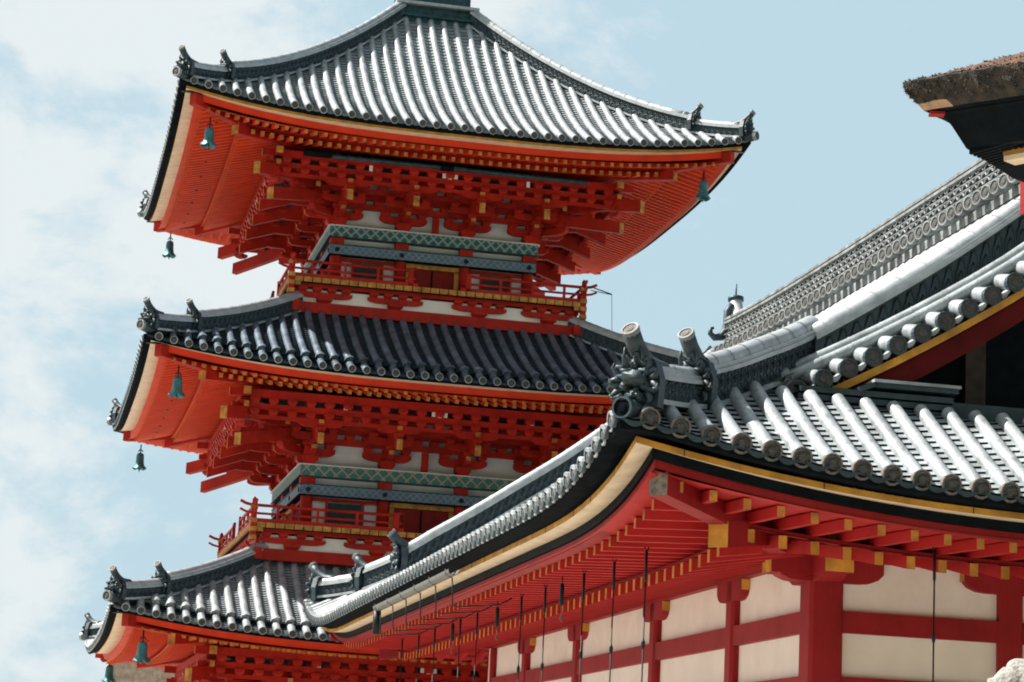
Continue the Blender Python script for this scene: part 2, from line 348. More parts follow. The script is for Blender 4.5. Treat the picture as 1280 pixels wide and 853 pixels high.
def roof_field(m, w, wi, zE, H, lift, pitch, rr, sides=(0, 1, 2, 3), course=.11, eave_step=0., tmin=0., T='tile', TP='tile_pan'):
    """tile rolls and stepped pan courses on a pyramid roof of half width w (tile edge), running in to wi"""
    n = int(round(2*w/pitch)); pitch = 2*w/n
    Z = lambda s, t: zE+H(t)+lift(s)
    def drop(t): return -eave_step if t < .48 else 0.
    for k in sides:
        A, O = sideframe(k)
        P = lambda s, t, dz=0: A*s+O*(w-t)+UP*(Z(s, t)+dz)
        # pans between the rolls, one sawtooth step per course
        for i in range(n):
            s0 = -w+i*pitch+rr*.8; s1 = s0+pitch-rr*1.6
            if s1 <= s0: continue
            tm = min(w-wi, w-max(abs(s0), abs(s1))+pitch*.6)
            t = 0.; vs = []; fs = []
            sm_ = (s0+s1)/2
            while t < tm-.02:
                t1 = min(t+course, tm)
                e = drop(t+.001)
                b = len(vs)
                vs += [P(s0, t, e+.03), P(sm_, t, e+.012), P(s1, t, e+.03), P(s0, t1, e-.002), P(sm_, t1, e-.016), P(s1, t1, e-.002),
                       P(s0, t, e-.02), P(sm_, t, e-.035), P(s1, t, e-.02)]
                fs += [(b, b+1, b+4, b+3), (b+1, b+2, b+5, b+4), (b+6, b+7, b+1, b), (b+7, b+8, b+2, b+1)]
                t = t1
            m.add(vs, fs, ['tile' if T == 'tile' else TP, 'tile' if T == 'tile' else TP, TP, TP]*(len(fs)//4))
        for i in range(n+1):
            s = -w+i*pitch
            if abs(s) > w-.12: continue
            tm = min(w-wi, w-abs(s))
            ts = [0]+[tm*q/10 for q in range(1, 11)] if tm > 1 else [0, tm*.5, tm]
            if eave_step and tm > .6:
                m.tube([P(s, q, rr*.45-eave_step) for q in (-.02, .2, .5)], rr, T, 8, False)
                ts = [.44]+[.44+(tm-.44)*q/9 for q in range(1, 10)]
                pts = [P(s, q, rr*.45) for q in ts]; m.tube(pts, rr, T, 8, True)
                # flaring eave cover tile of the step
                m.tube([P(s, .42, .02), P(s, .5, .05), P(s, .62, rr*.6)], rr, T, 8, False, rr=[rr*1.45, rr*1.3, rr*.9])
            else:
                pts = [P(s, q, rr*.45-(eave_step if q < .48 else 0)) for q in ts]
                m.tube(pts, rr, T, 8, False)
            d = (P(s, 0)-P(s, .3)).normalized(); d = (O+UP*-.18).normalized()
            disc_tile(m, P(s, 0, rr*.45-eave_step), d, rr)
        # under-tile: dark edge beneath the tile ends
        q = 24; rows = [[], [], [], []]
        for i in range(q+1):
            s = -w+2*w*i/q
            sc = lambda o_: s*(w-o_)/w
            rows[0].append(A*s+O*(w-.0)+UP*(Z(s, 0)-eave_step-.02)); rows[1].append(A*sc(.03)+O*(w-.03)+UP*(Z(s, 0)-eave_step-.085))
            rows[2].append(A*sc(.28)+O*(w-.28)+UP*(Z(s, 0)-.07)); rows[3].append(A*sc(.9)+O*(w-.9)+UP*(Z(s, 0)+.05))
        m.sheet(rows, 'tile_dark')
        # closed deck under the tiles
        rows = []
        for j in range(9):
            t = (w-wi)*j/8
            rows.append([A*(-(w-t)+2*(w-t)*i/q)+O*(w-t)+UP*(Z((-(w-t)+2*(w-t)*i/q), t)-.05-(eave_step if j == 0 else 0)) for i in range(q+1)])
        m.sheet(rows, 'tile_dark')

# ================================================================== PAGODA
PG = thing('pagoda', 'tall vermilion three storey pagoda with grey tiled roofs behind the long hall', 'pagoda', (-2.3253, 52.9404, 0), .2058)
def masu(m, c, w, h, mt='red', ax=None):
    """bearing block, narrower at the foot"""
    c = Vector(c); A, O = ax or (Vector((1, 0, 0)), Vector((0, 1, 0)))
    vs = []
    for z, q in ((0, .62), (.45*h, 1), (h, 1)):
        for i, j in ((-1, -1), (1, -1), (1, 1), (-1, 1)): vs.append(c+A*(i*w/2*q)+O*(j*w/2*q)+UP*z)
    fs = [(3, 2, 1, 0), (8, 9, 10, 11)]+[(r*4+i, r*4+(i+1) % 4, r*4+4+(i+1) % 4, r*4+4+i) for r in (0, 1) for i in range(4)]
    m.add(vs, fs, mt)
def arm(m, c, d, L_, w, h, mt='red', cap=None):
    """boat-shaped bracket arm centred at c (top centre line at c.z+h)"""
    d = Vector(d); s = Vector((-d.y, d.x, 0)); c = Vector(c); q = L_/2
    prof = [(-q, h), (-q, h*.48), (-q+.05*L_, h*.22), (-q+.13*L_, h*.05), (-q+.22*L_, 0), (q-.22*L_, 0), (q-.13*L_, h*.05), (q-.05*L_, h*.22), (q, h*.48), (q, h)]
    m.prism(prof, c-s*w/2, c+s*w/2, d, UP, mt)
    if cap:
        for sg in (-1, 1): m.box(c+d*(sg*(q+.004))+UP*h*.74, (.012, w*.9, h*.5), cap, (d, s, UP))
def storey(root, c, b, zb, zc, w, zE, lc, Hf, wi, roofname, top=False, ground=False, third=False):
    k_ = (zE-zc)/1.31
    colx = [-.955*c, -.32*c, .32*c, .955*c]
    lf = lambda s: lc*(min(abs(s)/w, 1.05))**3
    # ---------------- body
    z0 = zb if not ground else -1.0
    m = M(); q = c-.16
    for k in range(4):
        A, O = sideframe(k)
        rows = [[A*s+O*q+UP*z for s in (-q, q)] for z in (z0, zc+1.25*k_)]
        m.sheet(rows, 'plaster_grey')
    body = m.build('wall', root, OFF)
    for i, x in enumerate(colx):
        for j, y in enumerate(colx):
            if i in (0, 3) or j in (0, 3):
                m = M(); m.tube([(x, y, z0), (x, y, zc)], .135, 'red', 14); m.build('column', body)
    for k in range(4):
        A, O = sideframe(k)
        m = M(); e = c
        m.box(O*c+UP*(zc-.13), (2*c+.1, .16, .26), 'frieze_cross' if third else 'frieze_rings', (A, O, UP), {0: 'frieze_small', 1: 'frieze_small'})
        m.box(O*(c+.02)+UP*(zc-.012), (2*c+.16, .2, .024), 'plaster_grey', (A, O, UP)); m.box(O*(c+.012)+UP*(zc-.27), (2*c+.13, .19, .022), 'verdigris', (A, O, UP))
        m.build('painted_frieze', body)
        m = M(); m.box(O*(c-.01)+UP*(zc-.555), (2*c+.06, .14, .22), 'frieze_small', (A, O, UP))
        m.box(O*(c-.005)+UP*(zc-.437), (2*c+.1, .17, .02), 'verdigris', (A, O, UP)); m.box(O*(c-.005)+UP*(zc-.672), (2*c+.1, .17, .02), 'black', (A, O, UP))
        for x in colx:
            p = A*x+O*(c+.065)+UP*(zc-.555); m.tube([p, p+O*.02], .055, 'iron', 10)
            p = A*x+O*(c-.03)+UP*(zc-.35); m.box(p, (.3, .16, .15), 'red', (A, O, UP))
        m.build('painted_tie_beam', body)
        # bays: door in the middle, slatted windows beside it
        zt = zc-.70; zl = zb+.05 if not ground else -.9
        m = M(); yw = c-.145; bw = .64*c-.27
        m.box(O*(yw+.02)+UP*((zl+zt)/2), (bw, .05, zt-zl), 'red_deep', (A, O, UP))
        m.box(O*(yw+.06)+UP*(zt-.05), (bw, .10, .10), 'ochre', (A, O, UP))
        for sg in (-1, 1): m.box(O*(yw+.06)+A*(sg*(bw/2-.05))+UP*((zl+zt)/2-.055), (.10, .095, zt-zl-.12), 'ochre', (A, O, UP))
        m.box(O*(yw+.055)+UP*((zl+zt)/2-.055), (.03, .03, zt-zl-.12), 'black', (A, O, UP))
        for sg in (-1, 1):
            for z in ((zl+zt)/2, ): m.box(O*(yw+.05)+A*(sg*.14*c)+UP*z, (.02, .02, zt-zl-.14), 'red', (A, O, UP))
        m.build('door', body)
        for sg in (-1, 1):
            m = M(); cx = sg*.6375*c; ww = .635*c-.27
            m.box(O*(yw+.02)+A*cx+UP*((zl+zt)/2), (ww*.5, .05, (zt-zl)*.72), 'window', (A, O, UP))
            for j in range(9): m.box(O*(yw+.05)+A*(cx-ww*.22+ww*.055*j)+UP*((zl+zt)/2), (.02, .03, (zt-zl)*.70), 'window', (A, O, UP))
            for z in (zl+.03, zt-.04): m.box(O*(yw+.045)+A*cx+UP*z, (ww, .08, .07), 'red', (A, O, UP))
            for e in (-1, 1): m.box(O*(yw+.045)+A*(cx+e*ww*.28)+UP*((zl+zt)/2), (.05, .075, zt-zl-.1), 'red', (A, O, UP))
            m.build('window', body)
    # ---------------- eave brackets
    br = M(); X0 = c-.02
    for k in range(4):                                    # soffit boards in the bracket zone, coloured dark for shade between the blocks
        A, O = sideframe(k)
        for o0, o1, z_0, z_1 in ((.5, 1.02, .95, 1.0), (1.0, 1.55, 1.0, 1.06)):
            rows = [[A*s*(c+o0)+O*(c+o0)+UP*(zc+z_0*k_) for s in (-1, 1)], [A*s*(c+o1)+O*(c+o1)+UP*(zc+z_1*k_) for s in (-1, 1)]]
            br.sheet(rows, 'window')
    brack = br.build('bracket_ceiling', root, OFF)
    def beam(A, O, o, z_0, z_1, ext=.28, mt='red', wd=.10, name='bracket_beam', blocks=None):
        m = M(); hl = c+o+ext
        m.box(O*(c+o)+UP*(zc+(z_0+z_1)/2*k_), (2*hl, wd, (z_1-z_0)*k_), mt, (A, O, UP), {0: 'ochre', 1: 'ochre'})
        if blocks:
            for x in blocks: masu(m, A*x+O*(c+o)+UP*(zc+z_1*k_-.002), .20, (blocks_h)*k_, 'red', (A, O))
        m.build(name, brack)
    for k in range(4):
        A, O = sideframe(k)
        dense = [colx[i]+dx for i in range(4) for dx in (-.36, 0, .36)]
        fine = []
        fine = [-(c+.35)+(i+.5)*2*(c+.35)/int(2*(c+.35)/.37) for i in range(int(2*(c+.35)/.37))]
        blocks_h = .10
        beam(A, O, 0, .42, .54, blocks=fine); beam(A, O, 0, .64, .76, blocks=fine)
        beam(A, O, .5, .66, .78, blocks=fine)
        beam(A, O, 1.0, .84, .94, .2, blocks=fine)
        ext = [x*(c+1.5)/(c) for x in (-.95, -.78, -.6, -.44, -.28, -.1, .1, .28, .44, .6, .78, .95)]
        nn_ = int(2*(c+1.5)/.39); ext = [-(c+1.5)+(i+.5)*2*(c+1.5)/nn_ for i in range(nn_)]; blocks_h = .12
        beam(A, O, 1.5, .80, .91, blocks=ext)
        for i, x in enumerate(ext):
            pass
        beam(A, O, 1.5, 1.03, 1.18, .35, wd=.15, name='eave_purlin')
        m = M()
        for x in ext: masu(m, A*x+O*(c+1.5)+UP*(zc+.69*k_), .20, .11*k_, 'red', (A, O))
        m.box(O*(c+1.5)+UP*(zc+.655*k_), (2*(c+1.5)+.3, .09, .07*k_), 'red', (A, O, UP)); m.build('bracket_beam', brack)
        # straps with white faces between the arms, over the middle of a bay
        for x in ((colx[0]+colx[1])/2, 0, (colx[2]+colx[3])/2):
            for dx in (-.13, 0, .13) if x == 0 else (0,):
                m = M(); m.box(A*(x*1.2+dx)+O*(c+1.545)+UP*(zc+.97*k_), (.075, .05, .13 if dx == 0 else .10), 'plaster', (A, O, UP)); m.build('white_strap', brack)
            if x == 0: m = M(); m.box(O*(c+.01)+UP*(zc+.2*k_), (.15, .08, .40*k_), 'red', (A, O, UP)); m.build('bracket_strut', brack)
        for x in colx:
            m = M(); cp = lambda o, z: A*x+O*(c+o)+UP*(zc+z*k_)
            masu(m, cp(0, 0), .34, .17*k_, 'red', (A, O))
            arm(m, cp(0, .16), A, 1.08, .11, .16*k_); 
            for dx in (-.42, 0, .42): masu(m, cp(0, .32)+A*dx, .2, .10*k_, 'red', (A, O))
            arm(m, cp(.27, .17), O, .78, .12, .15*k_, cap='ochre')
            masu(m, cp(.5, .32), .2, .10*k_, 'red', (A, O))
            arm(m, cp(.5, .42), A, 1.0, .11, .15*k_)
            for dx in (-.40, 0, .40): masu(m, cp(.5, .57)+A*dx, .19, .09*k_, 'red', (A, O))
            arm(m, cp(.5, .41), O, 1.25, .12, .15*k_, cap='ochre')
            masu(m, cp(1.0, .56), .2, .09*k_, 'red', (A, O))
            arm(m, cp(1.0, .66), A, 1.0, .11, .16*k_)
            masu(m, cp(1.5, .44), .2, .10*k_, 'red', (A, O))
            arm(m, cp(1.5, .54), A, .95, .11, .15*k_)
            arm(m, cp(1.3, .54), O, .62, .12, .14*k_, cap='ochre')
            m.build('bracket_set', brack)
            m = M(); m.vbar(cp(1.68, .31)+UP*.0, cp(.2, .80), .13, .235, 'red', cap0='ochre'); m.build('tail_rafter', brack)
        # corner set on the diagonal between this side and the next
        D = (O-A).normalized(); Cn = (O-A)*(.955*c); m = M()
        cp = lambda o, z: Cn+(O-A)*(o+.045*c)+UP*(zc+z*k_)
        ax = (D, Vector((-D.y, D.x, 0)))
        for o0, z_ in ((.5, .32), (1.0, .56), (1.5, .44), (1.5, .84)): masu(m, cp(o0, z_), .24, .10*k_, 'red', ax)
        arm(m, cp(.2, .17), D, 1.15, .14, .15*k_); arm(m, cp(.42, .41), D, 1.9, .14, .15*k_); arm(m, cp(.95, .62), D, 2.0, .14, .16*k_)
        m.build('bracket_set', brack)
        m = M(); m.vbar(cp(1.62, .18), cp(.1, .62), .17, .26, 'red', cap0='ochre'); m.build('tail_rafter', brack)
        m = M(); m.vbar(cp(1.98, .62), cp(.4, .95), .18, .27, 'red', cap0='ochre'); m.build('tail_rafter', brack)
        for sg in (1,):
            for nn_, (o1, z_) in enumerate(((1.72, .06), (1.78, -.12))):
                pass
    # ---------------- soffit, rafters, fascia
    rp = .205
    for k in range(4):
        A, O = sideframe(k)
        m = M(); n = int(2*(w-.3)/rp)
        zf = lambda o: zE-.258+(w-.37-o)*.25                  # flying rafter centre height
        zbf = lambda o: zE-.185+(w-1.3-o)*.26               # base rafter centre height
        for i in range(n+1):
            s = -(w-.3)+i*2*(w-.3)/n; a = abs(s)
            o_in = max(w-1.5, a+.02); o_out = w-.375
            if o_in < o_out-.05:
                p0 = A*s+O*o_out+UP*(zf(o_out)+lf(s)); p1 = A*s+O*o_in+UP*(zf(o_in)+lf(s))
                PR.append((k*10+(14-zE)*.3, p0, p1, .075, .085, 'red_soffit', 'ochre'))
                if i % 6 == 3 and k < 2: m = M(); m.box(A*s+O*(w-.75)+UP*(zf(w-.75)+lf(s)-.045), (.06, .05, .012), 'black', (A, O, UP)); m.build('nail_cover', root, OFF)
            o_out = w-1.28; o_in = max(c-.05, a+.02)
            if o_in < o_out-.05:
                p0 = A*s+O*o_out+UP*(zbf(o_out)+lf(s)*.85); p1 = A*s+O*o_in+UP*(zbf(o_in)+lf(s)*.85*(o_in/o_out)**2)
                PR.append((k*10+5+(14-zE)*.3, p0, p1, .08, .10, 'red_soffit', 'ochre'))
        m = M(); q = 24
        def strip(oa, ob, za, zb_, mt, fa=1., fb=1.):
            rows = [[A*(u*oo)+O*oo+UP*(zz+lf(u*oo*w/oo if False else u*oo)*ff) for u in [-1+2*i/q for i in range(q+1)]] for oo, zz, ff in ((oa, za, fa), (ob, zb_, fb))]
            m.sheet(rows, mt)
        strip(w-.2, w-1.5, zf(w-.2)+.045, zf(w-1.5)+.045, 'red_soffit')
        strip(w-1.2, c-.1, zbf(w-1.2)+.052, zbf(c-.1)+.052, 'red_soffit', .95, .95)
        m.build('soffit_board', root, OFF)
        # kioi beam over the base rafter ends, red fascia and pale projecting board
        def beam_curve(oc, wd, z_0, z_1, mt, name, ms=None):
            mm = M(); rows = []
            for u in [-1+2*i/q for i in range(q+1)]:
                l_ = lf(u*w if oc > w-.5 else u*oc)
                rows.append([A*(u*(oc+dw))+O*(oc+dw)+UP*(zz+l_) for dw, zz in ((wd/2, z_0), (wd/2, z_1), (-wd/2, z_1), (-wd/2, z_0))])
            n4 = 4; b_ = len(mm.v); mm.v += [tuple(x) for r_ in rows for x in r_]
            for i in range(q):
                for j in range(4):
                    mm.f.append([b_+i*4+j, b_+i*4+(j+1) % 4, b_+(i+1)*4+(j+1) % 4, b_+(i+1)*4+j]); mm.m.append(mm.mi((ms or [mt]*4)[j])); mm.sm.append(False)
            for e in (0, q): mm.f.append([b_+e*4+j for j in range(4)]); mm.m.append(mm.mi(mt)); mm.sm.append(False)
            return mm.build(name, root, OFF)
        beam_curve(w-1.36, .12, zbf(w-1.36)+.052, zf(w-1.36)-.035, 'red', 'eave_beam')
        beam_curve(w-.31, .09, zE-.205, zE-.062, 'red_fascia', 'eave_fascia')
        beam_curve(w-.18, .36, zE-.06, zE, 'cream', 'eave_board', ['ochre_board', 'cream', 'cream', 'cream'])
    # hip rafters
    for sx in (-1, 1):
        for sy in (-1, 1):
            D = Vector((sx, sy, 0))
            m = M(); a = w-.16; m.vbar(D*a+UP*(zE+lc*.93-.19), D*(w-1.7)+UP*(zE+lc*.45-.08), .17, .24, 'red')
            m.box(D*(a+.02)+UP*(zE+lc*.93-.062), (.45, .09, .02), 'iron', (Vector((1, 0, 0)) if sx else D, Vector((0, 1, 0)), UP))
            m.vbar(D*(w-1.15)+UP*(zE+lc*.5-.25), D*(c+.2)+UP*(zE+.30), .19, .27, 'red', cap0='ochre')
            m.build('hip_rafter', root, OFF)
    # ---------------- roof
    wt = w+.16; lft = lambda s: lc*1.06*(min(abs(s)/wt, 1.02))**3
    zT = zE+.075
    m = M(); roof_field(m, wt, wi, zT, Hf, lft, .30, .078, eave_step=0 if top else .075, **(dict(T='tile_mottled_shade', TP='tile_shade_pan') if (third and not ground) else {}))
    roof = m.build(roofname, root, OFF)
    hz = lambda x: zT+Hf(wt-x)+lft(x)
    for sx in (-1, 1):
        for sy in (-1, 1):
            D = Vector((sx, sy, 0)); front = (sy < 0)
            x_end = wi+.05; x_mid = w-.92; x_out = w+.0
            # main length of the hip ridge, then the lower stage
            ridge([D*x+UP*(hz(x)-.03) for x in [x_mid+(x_end-x_mid)*i/12 for i in range(13)]], .42, .24, 'hip_ridge', roof, True, 'ridge_cap' if top or True else 'tile', 'ridge_tile', .09, period=.16, rows_=2)
            demon_tile(D*(x_mid+.03)+UP*(hz(x_mid)+.02), D, .42, roof)
            pts = [D*x+UP*(hz(x)-.03+.05*i/5) for i, x in enumerate([x_mid+(x_out-x_mid)*i/5 for i in range(6)])]
            ridge(pts, .32, .22, 'hip_ridge', roof, True, 'ridge_cap', 'ridge_tile', .085, period=.15, rows_=1)
            demon_tile(D*(x_out+.02)+UP*(hz(x_out)+.03), D, .42, roof)
            m = M(); p = D*(wt-.12)+UP*(hz(wt)+.05); m.tube([D*(wt-.6)+UP*(hz(wt-.5)+.0), p, D*(wt+.08)+UP*(hz(wt)+.10)], .095, 'ridge_tile', 10)
            disc_tile(m, D*(wt+.085)+UP*(hz(wt)+.10), D, .10); m.build('corner_round_tile', roof)
    return roof
def balcony(root, b, zt, c):
    """zt: top of the yellow plank ends; b half width"""
    m = M(); m.box((0, 0, zt-.03), (2*b-.02, 2*b-.02, .05), 'red'); 
    for k in range(4):
        A, O = sideframe(k); n = int(2*b/.20)
        for i in range(n+1):
            s = -b+(i)*2*b/n
            if abs(s) > b-.05: continue
            m.box(A*s+O*(b-.02)+UP*(zt-.065), (2*b/n-.022, .06, .108), 'ochre', (A, O, UP))
        m.box(O*(b-.07)+UP*(zt-.07), (2*b-.1, .06, .12), 'black', (A, O, UP))
    dk = m.build('balcony', root, OFF)
    for k in range(4):
        A, O = sideframe(k); m = M(); o = b-.17
        m.box(O*(o)+UP*(zt-.665), (2*o+.5, .16, .24), 'red', (A, O, UP)); m.box(O*(o-.07)+UP*(zt-.4), (2*o-.1, .04, .32), 'plaster', (A, O, UP))
        m.box(O*(o-.02)+UP*(zt-.165), (2*o+.34, .12, .08), 'red', (A, O, UP), {0: 'ochre', 1: 'ochre'})
        m.build('balcony_frame', dk)
        al = .40*o
        for x in (-.80*o, -.30*o, .30*o, .80*o):
            m = M(); c_ = A*x+O*(o-.02)
            masu(m, c_+UP*(zt-.545), .34, .12, 'red', (A, O)); arm(m, c_+UP*(zt-.425), A, al*.98, .11, .12)
            for dx in (-.38, -.13, .13, .38): masu(m, c_+A*(dx*al)+UP*(zt-.306), .20, .102, 'red', (A, O))
            m.box(c_+O*.1+UP*(zt-.26), (.10, .22, .10), 'red', (A, O, UP), {3: 'ochre'}) if False else None
            m.build('balcony_bracket', dk)
        # railing with a gap before the door and rail ends that sweep up
        m = M(); o = b-.05; g = .16*b
        zr = (zt+.34, zt+.17, zt+.035)
        for sg in (-1, 1):
            e = b-.04
            for j, z in enumerate(zr):
                r_ = .035 if j == 0 else .028
                xs2 = [g+.0, g+.12, g+.3, e*.6, e+.05, e+.18, e+.30]
                zz = [.07 if j == 0 else 0, .02 if j == 0 else 0, 0, 0, .005, .03, .085 if j < 2 else .0]
                if j == 2: xs2 = xs2[:5]; zz = zz[:5]
                if j == 2: m.box(A*(sg*(g+e)/2)+O*o+UP*(z), (e-g+.1, .07, .07), 'red', (A, O, UP))
                else: m.tube([A*(sg*x)+O*o+UP*(z+d_) for x, d_ in zip(xs2, zz)], r_, 'red', 6)
            n = 4
            for i in range(n):
                x = sg*(g+.12+(e-g-.2)*i/(n-.5))
                m.box(A*x+O*o+UP*(zt+.17), (.055, .05, .31), 'red', (A, O, UP))
                if i == 0: m.box(A*x+O*o+UP*(zt+.19), (.11, .07, .40), 'red', (A, O, UP))
        m.build('railing', dk)
        m = M(); p = -A*(b-.04)+O*(b-.04)
        m.box(p+UP*(zt-.01), (.12, .12, .78), 'red'); m.tube([p+UP*(zt+.38), p+UP*(zt+.46), p+UP*(zt+.52)], 0, 'red', 8, rr=[.05, .05, .012])
        for z in (.02, .30, -.16, -.34): m.box(p+UP*(zt+z), (.145, .145, .09), 'ochre')
        m.build('corner_post', dk)
    return dk
H1 = lambda t: .45*t+.062*t*t
H2 = lambda t: .36*t+.045*t*t
roof1 = storey(PG, 2.30, 3.3, 10.99, 12.43, 6.0, 13.744, .42, H1, .82, 'roof', top=True)
balcony(PG, 3.31, 10.99, 2.3)
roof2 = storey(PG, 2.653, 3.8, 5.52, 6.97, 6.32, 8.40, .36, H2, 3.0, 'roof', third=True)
balcony(PG, 3.81, 5.52, 2.653)
roof3 = storey(PG, 3.0, 0, 0, 1.52, 6.55, 2.95, .38, H2, 3.3, 'roof', ground=True, third=True)
rafter_set(PR, PG)
# stone platform
m = M(); m.box((0, 0, -1.3), (10.5, 10.5, .6), 'stone'); m.box((0, 0, -.97), (10.8, 10.8, .1), 'stone'); m.build('stone_platform', PG, OFF)
# finial base on the top roof
m = M(); z = 17.72
for h, q in ((.0, 1.9), (.34, 1.72)):
    m.box((0, 0, z+h+.14), (q, q, .28 if h == 0 else .22), 'verdigris')
m.box((0, 0, z+.30), (2.06, 2.06, .06), 'verdigris'); m.box((0, 0, z+.62), (1.98, 1.98, .07), 'ridge_cap')
m.box((0, 0, z+1.0), (1.6, 1.6, .7), 'verdigris'); m.box((0, 0, z+1.4), (1.8, 1.8, .08), 'verdigris')
m.tube([(0, 0, z+1.4), (0, 0, z+1.6), (0, 0, z+1.9)], 0, 'verdigris', 20, rr=[.75, .7, .3]); m.tube([(0, 0, z+1.9), (0, 0, z+8)], .12, 'verdigris', 12)
for i in range(9): m.tube([(0, 0, z+2.5+i*.5), (0, 0, z+2.6+i*.5)], .5-.02*i, 'verdigris', 20)
m.build('finial', PG, OFF)
# dark pipe hung under the front rafters of the top storey
m = M()
m.tube([(-3.1, -4.25, 13.475), (3.02, -4.25, 13.475)], .052, 'verdigris', 10); m.tube([(-3.3, -4.25, 13.5), (-2.7, -4.25, 13.5)], .085, 'black', 8); 
for x in (-2.5, -1.2, 0, 1.2, 2.4): m.tube([(x, -4.25, 13.44), (x, -4.25, 13.62)], .015, 'iron', 6)
m.tube([(-.3, -4.25, 13.48), (0, -4.25, 13.48)], .075, 'black', 8)
m.build('hanging_pipe', PG, OFF)
m = M(); m.tube([(3.45, -3.2, 11.38), (3.9, -3.35, 11.22)], .014, 'iron', 5); m.tube([(3.45, -3.2, 11.3), (3.9, -3.35, 11.21)], .01, 'iron', 5)
m.tube([(3.9, -3.35, 11.22), (3.93, -3.36, 10.5), (3.99, -3.4, 9.6)], .006, 'iron', 4); m.build('conductor_wire', PG, OFF)

# ---------------- wind bells
def bell(label, x, y, ztop, sz=1.):
    c_, s_ = math.cos(.2058), math.sin(.2058)
    t = thing('wind_bell', label, 'bell', (-2.3253+x*c_-y*s_, 52.9404+x*s_+y*c_, ztop+CZ-.42), .2058, 'bronze wind bells under the pagoda eave corners')
    m = M(); n = 14
    prof = [(.035, .40), (.06, .395), (.085, .37), (.095, .33), (.10, .2), (.115, .1), (.15, .03), (.17, 0), (.155, .004), (.10, .09)]
    rows = [[(q*sz*math.cos(2*math.pi*k/n)*(1+.06*(h < .05)*math.cos(4*2*math.pi*k/n)), q*sz*math.sin(2*math.pi*k/n), (h+(.025*math.cos(4*2*math.pi*k/n) if h < .05 else 0))*sz) for k in range(n)] for q, h in prof]
    m.sheet(rows, 'bell', True, True); m.f.append(list(range(n))[::-1]); m.m.append(0); m.sm.append(True)
    m.build('bell_body', t)
    m = M(); m.tube([(0, 0, .39*sz), (0, 0, .62)], .018, 'iron', 6); m.tube([(-.06, 0, .43), (-.03, 0, .48), (.03, 0, .48), (.06, 0, .43)], .014, 'iron', 6); m.build('hanger', t)
    m = M(); m.tube([(0, 0, .1), (0, 0, -.08)], .01, 'iron', 5); m.ball((0, 0, -.01), .035, 'bell'); m.build('clapper', t)
    return t
bell('blue green bell under the front left corner of the top roof', -5.42, -5.42, 13.50)
bell('blue green bell under the far left corner of the top roof', -5.47, 5.47, 13.55)
bell('blue green bell at the right corner of the top roof, seen against sky', 5.35, -5.35, 13.50)
bell('blue green bell under the front left corner of the middle roof', -5.69, -5.69, 8.14)
bell('blue green bell under the far left corner of the middle roof', -5.77, 5.77, 8.12)
bell('blue green bell under the front left corner of the lowest roof', -5.99, -5.99, 2.76)
bell('blue green bell in front of the beige wall, low at the left', -6.08, 6.08, 2.84)

# ================================================================== HALL
HL = thing('temple_hall', 'long red and white hall with curved grey tiled hip and gable roof in the foreground', 'temple hall', (3.1517, 23.4173, 0), .1936)
OV = 2.534; HW = 9.0; LEN = 17.13; YF = 21.2            # eave board line: x -OV..HW+OV, y -OV..YF
zY = 2.82                                               # top of the yellow eave board at mid length
X0, X1, Y0, Y1 = -OV, HW+OV, -OV, YF
def lift_front(d): return .44*max(0, 1-d/4.6)**2.2 if d < 4.6 else 0.
def lift_side(d): return .44*max(0, 1-d/4.8)**3.6 if d < 4.8 else 0.
def front_lift(x, e=0): return lift_front(max(0, min(x-X0+e, X1+e-x)))
def side_lift(y, e=0): return lift_side(max(0, min(y-Y0+e, Y1+e-y)))
Hh = lambda t: .5*t+.029*t*t+(.08*t/1.8 if t < 1.8 else .08*max(0, 1-(t-1.8)/2.2))      # steeper skirt, then the long slope
TE = .22
hall_sides = [ # origin corner, along, outward, length, lift
    (Vector((X0, Y0, 0)), Vector((1, 0, 0)), Vector((0, -1, 0)), X1-X0, 'f'),
    (Vector((X0, Y1, 0)), Vector((0, -1, 0)), Vector((-1, 0, 0)), Y1-Y0, 's'),
    (Vector((X1, Y1, 0)), Vector((-1, 0, 0)), Vector((0, 1, 0)), X1-X0, 'f'),
    (Vector((X1, Y0, 0)), Vector((0, 1, 0)), Vector((1, 0, 0)), Y1-Y0, 's')]
def lf2(kind, s, Ln):
    d = max(0, min(s, Ln-s)); return lift_front(d) if kind == 'f' else lift_side(d)
def curve_beam(parent, name, oa, ob, z_0, z_1, mats, flatten=1.):
    """beam round each side between outward offsets oa (outer) and ob (inner), following the lift of the eave"""
    for C0, A, O, Ln, kd in hall_sides:
        mm = M(); q = 64; rows = []
        for i in range(q+1):
            u = i/q; u = .5-.5*math.cos(math.pi*u)
            l_ = lf2(kd, u*Ln if oa > -.5 else -oa+u*(Ln+2*oa), Ln)*flatten
            row = []
            for oo, zz in ((oa, z_0), (oa, z_1), (ob, z_1), (ob, z_0)):
                s = -oo+u*(Ln+2*oo); row.append(C0+A*s+O*oo+UP*(zz+l_))
            rows.append(row)
        b_ = len(mm.v); mm.v += [tuple(x) for r_ in rows for x in r_]
        for i in range(q):
            for j in range(4):
                mm.f.append([b_+i*4+j, b_+i*4+(j+1) % 4, b_+(i+1)*4+(j+1) % 4, b_+(i+1)*4+j]); mm.m.append(mm.mi(mats[j])); mm.sm.append(False)
        for e in (0, q): mm.f.append([b_+e*4+j for j in range(4)]); mm.m.append(mm.mi(mats[0])); mm.sm.append(False)
        mm.build(name, parent, OFF)
curve_beam(HL, 'eave_board', 0, -.33, zY-.058, zY, ['ochre_board', 'cream', 'cream', 'cream'])
curve_beam(HL, 'eave_board_black', -.21, -.33, zY-.155, zY-.060, ['black']*4)
curve_beam(HL, 'eave_fascia', -.24, -.37, zY-.235, zY-.157, ['crimson']*4)
